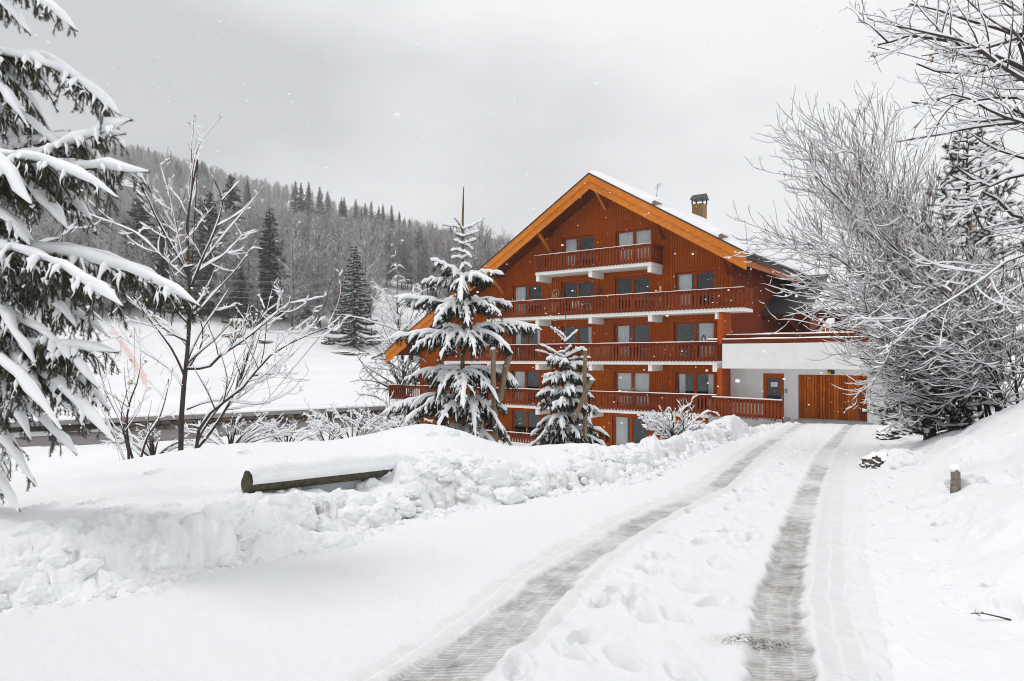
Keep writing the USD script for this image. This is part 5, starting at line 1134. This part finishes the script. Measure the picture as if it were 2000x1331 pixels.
mb = MB(); mb.tube([(0, 0, -.3), (0, 0, .35)], .09, 8); mb.build('post', METAL, cb); mb = MB(); vv, ff, _ = meshkit.arrays(rounded_box(1.9, 1.6, .3, .14)); mb.add(vv + np.array([0, 0, 2.05]), ff); mb.build('snow', SNOWT, cb, smooth=40)
# red safety net running down the slope
pts = [W(218, 646, 96), W(240, 672, 88), W(258, 700, 80), (W(274, 732, 72)), W(286, 765, 64)]
pts = [np.array([p[0], p[1], float(ground_z(p[0], p[1])[0])]) for p in pts]
pl = resample(pts, 90); pl[:, 2] = ground_z(pl[:, 0], pl[:, 1])
nt_ = thing('safety_net', 'faded pink safety net on thin posts down the snow field', 'net', pl[0], 0); mb = MB(); rel = pl - pl[0]
for h in np.linspace(.25, 1.35, 7):
    for k in range(len(rel) - 1): mb.bar(rel[k] + (0, 0, h), rel[k + 1] + (0, 0, h), .02, .022)
for k in range(len(rel)):
    mb.bar(rel[k] + (0, 0, .2), rel[k] + (0, 0, 1.38), .025, .02, up=(1, 0, 0))
mb.build('mesh_net', NET, nt_, kind='stuff')
for k in range(0, 90, 11): mb = MB(); mb.tube([rel[k] + (0, 0, -.3), rel[k] + (0, 0, 1.6)], .035, 6); mb.build('post', NET, nt_, kind='stuff')
for py, lb in ((545, 'topmost of three power cables strung across the valley'), (566, 'middle one of three power cables strung across the valley'), (578, 'lowest of three power cables strung across the valley')):
    a, b = W(-150, py - 8, 84), W(1180, py + 4, 92); u = np.linspace(0, 1, 30)[:, None]; c = a * (1 - u) + b * u; c[:, 2] -= 1.2 * 4 * u[:, 0] * (1 - u[:, 0]) - .75
    o = thing('power_cable', lb, 'cable', c[0], 0); mb = MB(); mb.tube(c - c[0], .022, 6); mb.build('wire', GREYMETAL, o, smooth=True)
def rock(label, px, py, d, sx, sy, sz, seed, snowy=True, name='rock', sink=.3):
    q = W(px, py, d); q[2] = float(ground_z(q[0], q[1])[0]); o = thing(name, label, 'rock', q, seed * 37)
    m = trimesh.creation.icosphere(3, 1.0); p = m.vertices * (1 + .9 * (fbm(m.vertices * 1.3 + seed * 9, 4) - .5) + .25 * (noise(m.vertices * 5 + seed) - .5))[:, None]; p = p * np.array([sx, sy, sz]); p[:, 2] += sz * sink
    obj('boulder', (p, m.faces), ROCK, o, smooth=35)
    if snowy:
        nz = trimesh.Trimesh(p, m.faces, process=False).face_normals[:, 2]; f = m.faces[nz > .12]
        if len(f):
            ids, inv = np.unique(f, return_inverse=True); obj('snow', ((p * np.array([1.03, 1.03, 1.0]) + np.array([0, 0, sz * .12]))[ids], inv.reshape(-1, 3)), SNOWT, o, smooth=True, kind='stuff')
rock('dark rock poking out of the snow below the cabin', 457, 661, 102, 1.5, .8, .5, 1); rock('flat dark rock in the snow right of the cabin', 520, 668, 101, 1.4, .8, .35, 2); rock('dark rocky ledge at the left foot of the snowy spruce', 640, 655, 106, 1.6, 1, .6, 3)
rock('long broken dark ledge in the snow below the snowy spruce', 668, 688, 98, 2.4, .7, .3, 4); rock('small dark rock at the end of the snow ledge', 705, 690, 98, 1.3, .6, .3, 5)
rock('dark mossy boulder at the right edge of the driveway', 1718, 918, 13.5, .17, .30, .26, 6, sink=.1)
rock('dark stones under the bush beside the garage', 1748, 868, 21, .5, .5, .32, 7, sink=.2)
# stone post and fallen twig on the right slope, the log rail in the bank
q = W(1866, 972, 8.6); q[2] = float(ground_z(q[0], q[1])[0]) - .05
o = thing('stone_post', 'small grey stone post with a snow cap on the right slope', 'post', q, 20)
m = trimesh.creation.box((.075, .09, .36)); 
for _ in range(3): m = m.subdivide()
p = m.vertices * (1 + .22 * (fbm(m.vertices * 14 + 3, 3)[:, None] - .5)); p[:, 0] *= 1 - .5 * (p[:, 2] + .17) / .34 * .6; p[:, 2] += .15
obj('shaft', (p, m.faces), plain('lichen_stone', (.17, .15, .12), .9, .5, 20, bump=.01), o, smooth=40)
m = trimesh.creation.icosphere(3, 1.0); p = m.vertices * (1 + .3 * (fbm(m.vertices * 2.0, 3)[:, None] - .5)) * np.array([.06, .075, .06]); p += (.02, .02, .33); obj('snow', (p, m.faces), SNOWT, o, smooth=True)
a_, b_ = W(1896, 1193, 4.7), W(1975, 1226, 4.55)
for z_ in (a_, b_): z_[2] = float(ground_z(z_[0], z_[1])[0]) + .012
o = thing('fallen_twig', 'thin dark broken twig lying on the snow at the lower right', 'twig', a_, 0)
tw = resample([(0, 0, .03), (b_ - a_) * .35 + (0, 0, .03), (b_ - a_) * .7 + (0, 0, .01), (b_ - a_) - (0, 0, .01)], 8)[None]; tr_ = np.linspace(.003, .006, 8)[None]
C, CR, _ = spawn(tw, tr_, np.random.default_rng(2), 6, u=(.05, .4), ang=(30, 60), L=(.02, .05), rel=False, n=4, rmin=.002)
obj('stick', join([tubes(tw, tr_, 6), tubes(C, CR, 4)]), BARK, o, smooth=True)
a_, b_ = LOG_A, LOG_B; dv = b_ - a_
o = thing('log_rail', 'round mossy log rail half buried in the ploughed snow bank', 'guard rail', a_, 0)
u = np.linspace(0, 1, 14)[:, None]; mb = MB(); mb.tube(dv * u, .105, 16); mb.build('log', LOGWOOD, o, smooth=40)
n = 60; u = np.linspace(0.01, 1, n); lat = np.cross(dv, [0, 0, 1.0]); lat /= np.linalg.norm(lat); angs = np.linspace(math.radians(-4), math.radians(176), 13); v = []
for k, uu in enumerate(u):
    hgt = .06 + .11 * fbm(np.array([[uu * 6, 2, 1.]]), 3)[0]; hgt *= min(1, uu * 14 + .3) * min(1, (1 - uu) * 5 + .15)
    for an in angs:
        rr_ = .104 + hgt * math.sin(an) ** 1.2 + .022 * (noise(np.array([[uu * 60, an * 8, 0.]]))[0] - (.9 if an < .35 else .45)); v.append(dv * uu + lat * math.cos(an) * rr_ * -1 + np.array([0, 0, math.sin(an) * rr_]))
m = len(angs); f = np.array([(i * m + j, (i + 1) * m + j, (i + 1) * m + j + 1, i * m + j + 1) for i in range(n - 1) for j in range(m - 1)])
obj('snow', (np.array(v), f), SNOWB, o, smooth=True)
mb = MB(); e = dv * .28; mb.bar(e + (0, .03, -.17), dv * .82 + (0, .03, -.17), .03, .18); mb.build('steel_backing', GREYMETAL, o)
for uu in (.62,): mb = MB(); e = dv * uu; mb.box(e + np.array([-.05, .02, -.5]), e + np.array([.05, .12, -.06])); mb.build('post', METAL, o)

# loose clods of ploughed snow on the banks
rng = np.random.default_rng(57)
def clod_mesh(x, y, r, sink, sub=3, flat=.8):
    z = ground_z(x, y); ico = trimesh.creation.icosphere(sub, 1.0); n = len(ico.vertices); vs = []
    for k in range(len(x)):
        v = ico.vertices; v = v * (1 + 0.75 * (fbm(v * 1.5 + k * 3.1, 4) - .5) + .30 * (noise(v * 5.0 + k) - .5))[:, None]
        a = rng.uniform(0, 6.28); c, s = math.cos(a), math.sin(a); v = v * np.array([rng.uniform(.8, 1.35), rng.uniform(.7, 1.0), flat * rng.uniform(.75, 1.1)]) * r[k]
        vs.append(np.stack([v[:, 0] * c - v[:, 1] * s + x[k], v[:, 0] * s + v[:, 1] * c + y[k], v[:, 2] + z[k] + r[k] * sink[k]], 1))
    return np.vstack(vs), (ico.faces[None] + (np.arange(len(x)) * n)[:, None, None]).reshape(-1, 3)
yy = np.concatenate([rng.uniform(4.6, 13.5, 420), rng.uniform(13, 28, 130)]); e = np.abs(rng.normal(.38, .36, len(yy))); xx = lerpx(Ltoe, yy) - e * 1.25 + .05
rr_ = np.clip(rng.lognormal(-2.45, .6, len(yy)), .03, .30); 
y2 = rng.uniform(4.4, 14, 260); x2 = lerpx(Ltoe, y2) + rng.uniform(-.1, .22, 260); r2 = np.clip(rng.lognormal(-3.6, .45, 260), .012, .06)
y3 = rng.uniform(4.0, 22, 190); x3 = lerpx(Rtoe, y3) + np.abs(rng.normal(.25, .35, 190)); r3 = np.clip(rng.lognormal(-3.0, .6, 190), .02, .16)
pk = [W(a, b, d)[:2] for a, b, d in [(842, 862, 11.2), (868, 880, 10.6), (830, 885, 10.4), (880, 862, 11.4), (905, 890, 10.6), (850, 905, 10), (812, 900, 9.8), (930, 900, 10.5), (960, 910, 10.6), (600, 905, 9.2), (1255, 905, 12.8), (1230, 920, 12.3), (1200, 925, 12), (1120, 935, 11.2)]]
pk = np.array(pk); rp = rng.uniform(.10, .22, len(pk))
v1 = clod_mesh(np.concatenate([xx, x3, pk[:, 0]]), np.concatenate([yy, y3, pk[:, 1]]), np.concatenate([rr_, r3, rp]), np.concatenate([rng.uniform(-.78, -.30, len(xx)), rng.uniform(-.75, -.45, len(x3)), rng.uniform(-.6, -.25, len(pk))]))
v2 = clod_mesh(x2, y2, r2, rng.uniform(-.5, .1, len(x2)), 1)
cv, cf = join([v1, v2]); cn = vnormals(cv, cf)
meta(raw('snow_clods', cv, cf, cn, SNOWB, None, {'dirt': .35 * smooth01((noise(cv * 1.1, 13) - .55) / .15)}), 'broken clods of ploughed snow along both edges of the driveway', None, None, 'stuff')
mp = np.array([W(1752, 893, 13.6)[:2], W(1745, 915, 13.3)[:2], W(1770, 880, 14)[:2], W(1888, 958, 8.75)[:2]]); v, f = clod_mesh(mp[:, 0], mp[:, 1], np.array([.42, .30, .5, .19]), np.array([-.15, -.2, -.1, .2]), 3)
meta(raw('snow_mound', v, f, vnormals(v, f), SNOWB, None, {'dirt': np.zeros(len(v))}), 'mound of snow heaped over the dark boulder at the driveway edge', None, None, 'stuff')

# ------------------------------------------------------------------ the mountain forest
rng = np.random.default_rng(61)
def conifer(name, loc, label, cat, group, seed, H=18.0, R=3.3, nb=120, sparse=1.0, snow=.05, mat=DARKNEEDLE):
    rg = np.random.default_rng(seed); t = thing(name, label, cat, loc, seed * 53 % 360, group, (1, 1, 1))
    mb = MB(); mb.tube([(0, 0, -.8), (0, 0, H * .5), (0, 0, H)], [.26, .16, .03], 7); mb.build('trunk', BARK, t, smooth=40)
    P, Rr = [], []
    for k in range(nb):
        u = .06 + .93 * (k / nb) ** 1.05; L = R * (1 - u) ** 1.0 * rg.uniform(.66, 1.12) + .12; a = k * 2.399 + rg.normal(0, .25); n = 6; q = np.linspace(0, 1, n)[:, None]; dr_ = rg.uniform(.25, .5)
        P.append(np.array([0, 0, u * H]) + q * L * np.array([math.cos(a), math.sin(a), 0]) + np.array([0, 0, 1]) * (-(dr_ * L) * q + .22 * L * q ** 2.2)); Rr.append(np.linspace(.05, .02, n))
    P, Rr = np.stack(P), np.stack(Rr)
    S, S2, _ = spawn(P, Rr, rg, int(plen(P).sum() * 4.6 * sparse), u=(.12, 1), ang=(35, 70), L=(.45, .95), rel=False, trop=-.14, wig=.08, rr=.6, n=4, planar=True, rmin=.012, fall=.45)
    obj('crown', join([needles(S, rg, 26, .30, .10, fwd=.7, spread=.7, down=.45), needles(P, rg, 34, .34, .11, fwd=.6, spread=.8, down=.3)]), mat, t)
    obj('snow', join([snow_tubes(S, S2, rg, snow, .3, 3, lift=1.3, minh=.3, lump=.6), snow_tubes(P, Rr, rg, snow * 1.2, .3, 3, lift=1.2, minh=.3, lump=.6)]), SNOWT, t, smooth=True)
    return t
def base_at(px, d, dz=-.4):
    x, y = (px - HX) / F * d, d; return np.array([x, y, float(ground_z(x, y)[0]) + dz])
big = [  # px, metres ahead, top py, label, proto
 (410, 118, 372, 'broad dark spruce behind the bare young tree, above the cabin'), (527, 120, 404, 'slender dark pointed spruce standing alone before the grey wood'), (693, 105, 478, 'dark spruce with snowy tips standing alone at the edge of the field')]
protos = []
sp_lab = 'spruce_tree'
def scale_for(px, d, top, H=18.0):
    b = base_at(px, d); return (W(px, top, d)[2] - b[2]) / H, b
for k, (px, d, top, lb) in enumerate(big):
    s_, b_ = scale_for(px, d, top); R0 = (8.6, 6.4, 5.2)[k] / s_
    o = conifer(sp_lab, b_, lb, 'tree', None, 100 + k, R=R0, snow=(.016, .010, .030)[k] / s_, nb=(150, 130, 140)[k])
    o.GetAttribute('xformOp:scale').Set(Gf.Vec3f(s_, s_, s_)); protos.append((o, s_))
more = [(450, 150, 340, 'dark spruce whose tip rises just left of the slender spruce', 0), (392, 140, 385, 'dark spruce half hidden behind the broad spruce by the cabin', 2), (272, 122, 372, 'dense dark spruce left of the bare young tree trunk', 0), (200, 126, 402, 'shaded dark spruce farthest left behind the bare shrub', 2), (320, 128, 430, 'dark spruce between two of the bare limbs of the young tree', 0),
        (165, 124, 430, 'dark spruce glimpsed between the foreground boughs and the bare shrub', 0), (300, 145, 395, 'tall spruce rising behind the row of dark spruces left of the bare young tree', 2), (430, 128, 450, 'middle sized dark spruce crowding the right side of the broad one', 0), (545, 150, 470, 'dim spruce in the wood just right of the slender one', 2), (490, 135, 470, 'dim dark spruce just left of the slender one', 2),
        (820, 185, 442, 'dark compact spruce in the wood left of the young spruce leader', 2), (560, 124, 560, 'squat dark spruce right of the slender spruce at the wood edge', 0), (470, 112, 520, 'low dark spruce right of the cabin', 0), (600, 126, 590, 'low dark spruce at the dark corner of the wood', 2), (240, 118, 500, 'low dark spruce behind the bare shrub at the left', 0),
        (845, 150, 560, 'dark low fir in the shade right of the white clearing', 2), (350, 122, 520, 'low dark spruce behind the trunk of the bare young tree', 2), (105, 120, 560, 'low dark spruce seen through the boughs at the far left', 0)]
for px, d, top, lb, pr in more:
    s_, b_ = scale_for(px, d, top); root, s0 = protos[pr]
    w_ = s_ if top < 480 else max(s_, .55)
    copy_of(root, b_, rng.uniform(0, 360), (w_, w_, s_), lb, 'tree')
# small far conifers
far_c = []
for px, top, d in [(577, 352, 255), (588, 356, 258), (603, 354, 262), (625, 364, 270), (667, 386, 300), (672, 384, 305), (695, 388, 280), (713, 396, 300), (725, 392, 310), (740, 402, 285), (748, 398, 300), (765, 400, 290), (780, 412, 300), (790, 424, 290), (800, 426, 300), (845, 436, 320), (868, 446, 300), (880, 440, 310), (884, 446, 320), (732, 420, 280), (755, 425, 280), (483, 350, 300), (640, 372, 290), (705, 408, 270)]:
    far_c.append((px, top, d))
for k in range(70):
    px = rng.uniform(20, 405); top = np.interp(px, [0, 60, 200, 300, 400], [222, 232, 262, 290, 312]) + rng.exponential(22) * (1 if px < 340 else .5)
    d = np.interp(px, [0, 200, 400], [520, 490, 450]) - (top - 240) * .6 + rng.uniform(-20, 20); far_c.append((px, top, d))
for k in range(30):
    px = rng.uniform(110, 480); far_c.append((px, rng.uniform(400, 470), rng.uniform(150, 240)))
for px, top, d in far_c:
    s_, b_ = scale_for(px, d, top); s_ = np.clip(s_, .45, 1.45); b_[2] = W(px, top, d)[2] - 18 * s_
    
    root, s0 = protos[1 + rng.integers(2)]; w_ = s_ * rng.uniform(.55, .75) * (1.5 if d < 250 else 1.0)
    copy_of(root, b_, rng.uniform(0, 360), (w_, w_, s_), 'small snow dusted spruce on the misty far hillside', 'tree', 'small spruces on the misty hillside')
# leafless wood
def bare_tree(seed, H=14.0, slim=.5, twig=REDTWIG):
    rg = np.random.default_rng(seed); n = 9; z = np.linspace(-.6, H, n); T = np.stack([.25 * np.sin(z * .35 + seed), .25 * np.cos(z * .3 + seed * 2) - .25, z], 1)[None]; TR = np.linspace(.12, .018, n)[None]
    A, AR, _ = spawn(T, TR, rg, 60, u=(.10, .98), ang=(22, 48), L=(.24 * slim / .5, .38 * slim / .5), rel=True, trop=.10, wig=.07, rr=.5, n=6, rmin=.022, fall=.5)
    B, BR, _ = spawn(A, AR, rg, 480, u=(.15, 1), ang=(25, 55), L=(.25, .5), rel=True, trop=.07, wig=.10, rr=.6, n=5, rmin=.016, fall=.3)
    C, CR, _ = spawn(B, BR, rg, 1500, u=(.2, 1), ang=(25, 60), L=(.35, .8), rel=True, trop=.05, wig=.12, rr=.8, n=4, rmin=.012, fall=.2)
    return (T, TR), [(A, AR), (B, BR), (C, CR)], rg
REDS = [REDTWIG, plain('purplish_twig', (.12, .066, .066), .85, .2, .6), plain('grey_twig', (.12, .10, .095), .85, .2, .6), plain('grey_brown_twig', (.11, .082, .07), .85, .2, .6), REDTWIG]
cand = []
k = 0
while len(cand) < 3600 and k < 40000:
    k += 1
    px = rng.uniform(-140, 1120); d = math.sqrt(rng.uniform(100 ** 2, 590 ** 2)) if rng.random() < .72 else rng.uniform(105, 330)
    dmin = np.interp(px, [-140, 130, 300, 400, 520, 600, 720, 745, 800, 850, 1000, 1100], [100, 104, 110, 112, 112, 110, 116, 165, 172, 150, 135, 135])
    dmax = np.interp(px, [-140, 0, 200, 400, 600, 800, 980, 1100], [600, 595, 560, 515, 435, 375, 330, 330])
    if d < dmin or d > dmax: continue
    if px > 540 and px < 730 and d < 160 and rng.random() < .3: continue
    cand.append((px, d))
cand.sort(key=lambda c: c[1])
xy = np.array([((px - HX) / F * d, d) for px, d in cand]); zg = ground_z(xy[:, 0], xy[:, 1])
bare = []
for q in range(5):
    (T, TR), lv, rg = bare_tree(200 + q, slim=(.42, .5, .6, .5, .42)[q])
    loc = np.array([xy[q, 0], xy[q, 1], zg[q]])
    t = thing('bare_tree', 'leafless frost grey tree of the hillside wood', 'tree', loc, 40 * q, 'leafless trees of the hillside wood', (1, 1, 1))
    mb = MB(); mb.tube(T[0], TR[0], 6); mb.build('trunk', BARK, t, smooth=True)
    obj('crown', join([tubes(p, r, 3) for p, r in lv]), REDS[q], t, smooth=True)
    obj('snow', join([snow_tubes(p, r, rg, .014, .55, 3, lift=.9, minh=.15) for p, r in lv]), SNOWT, t, smooth=True)
    bare.append(t)
for q in range(5, 300):
    s_ = rng.uniform(.7, 1.2) * (1.0 if xy[q, 1] > 140 else .9)
    copy_of(bare[rng.integers(5)], (xy[q, 0], xy[q, 1], zg[q]), rng.uniform(0, 360), (s_, s_, s_ * rng.uniform(.9, 1.1)), 'leafless frost grey tree of the hillside wood', 'tree', 'leafless trees of the hillside wood')
pi = UsdGeom.PointInstancer.Define(stage, '/World/distant_wood'); meta(pi, 'grey mass of leafless wood climbing the far hillside', 'wood', None, 'stuff')
tg = []
for q in range(5):
    x = UsdGeom.Xform.Define(stage, f'/World/distant_wood/tree_kind_{q:03d}')
    x.GetPrim().GetReferences().AddInternalReference(bare[q].GetPath()); x.ClearXformOpOrder(); x.AddScaleOp().Set(Gf.Vec3f(1, 1, 1))
    for kk in ('label', 'category', 'group'): x.GetPrim().SetCustomDataByKey(kk, '')
    tg.append(x.GetPath())
pi.CreatePrototypesRel().SetTargets(tg)
m = len(xy) - 300
pi.CreatePositionsAttr(Vt.Vec3fArray.FromNumpy(np.column_stack([xy[300:], zg[300:]]).astype(np.float32)))
pi.CreateProtoIndicesAttr(Vt.IntArray.FromNumpy(rng.integers(0, 5, m).astype(np.int32)))
an = rng.uniform(0, np.pi, m); pi.CreateOrientationsAttr(Vt.QuathArray([Gf.Quath(float(math.cos(a)), 0, 0, float(math.sin(a))) for a in an]))
sc_ = rng.uniform(.85, 1.2, (m, 1)) * np.interp(xy[300:, 1], [150, 240, 600], [1.0, .72, .78])[:, None] * np.ones((1, 3)); pi.CreateScalesAttr(Vt.Vec3fArray.FromNumpy(sc_.astype(np.float32)))

# ------------------------------------------------------------------ falling snow and the misty air
rng = np.random.default_rng(71)
N = 7000
y = 2.2 + 24 * rng.random(N) ** .8; pts = np.stack([rng.uniform(-.82, .82, N) * y, y, CZ + rng.uniform(-.16, .5, N) * y], 1)
pts = pts[pts[:, 2] > plane(pts[:, 1]) + 1.0]
v, f = cap_blobs(pts, rng.uniform(.0025, .0062, len(pts)) * (1 + .8 * (rng.random(len(pts)) > .93)), rng, 0)
v = v + np.repeat(rng.normal(0, .0012, (len(pts), 3)), len(v) // len(pts), 0)
meta(obj('falling_snowflakes', (v, f), SNOWT), 'scattered white snowflakes drifting through the air', 'snow', None, 'stuff')
HAZE = M('misty_air', {'v': ('principled_volume', {'color': (.97, .98, 1.0), 'density': 0.00065, 'anisotropy': 0.2})}, [], surface=None, volume='v.volume')
mb = MB(); mb.box((-930, -930, -60), (930, 930, 330)); hz = meta(mb.build('haze', HAZE), 'thin pale mist filling the valley', None, None, 'stuff')
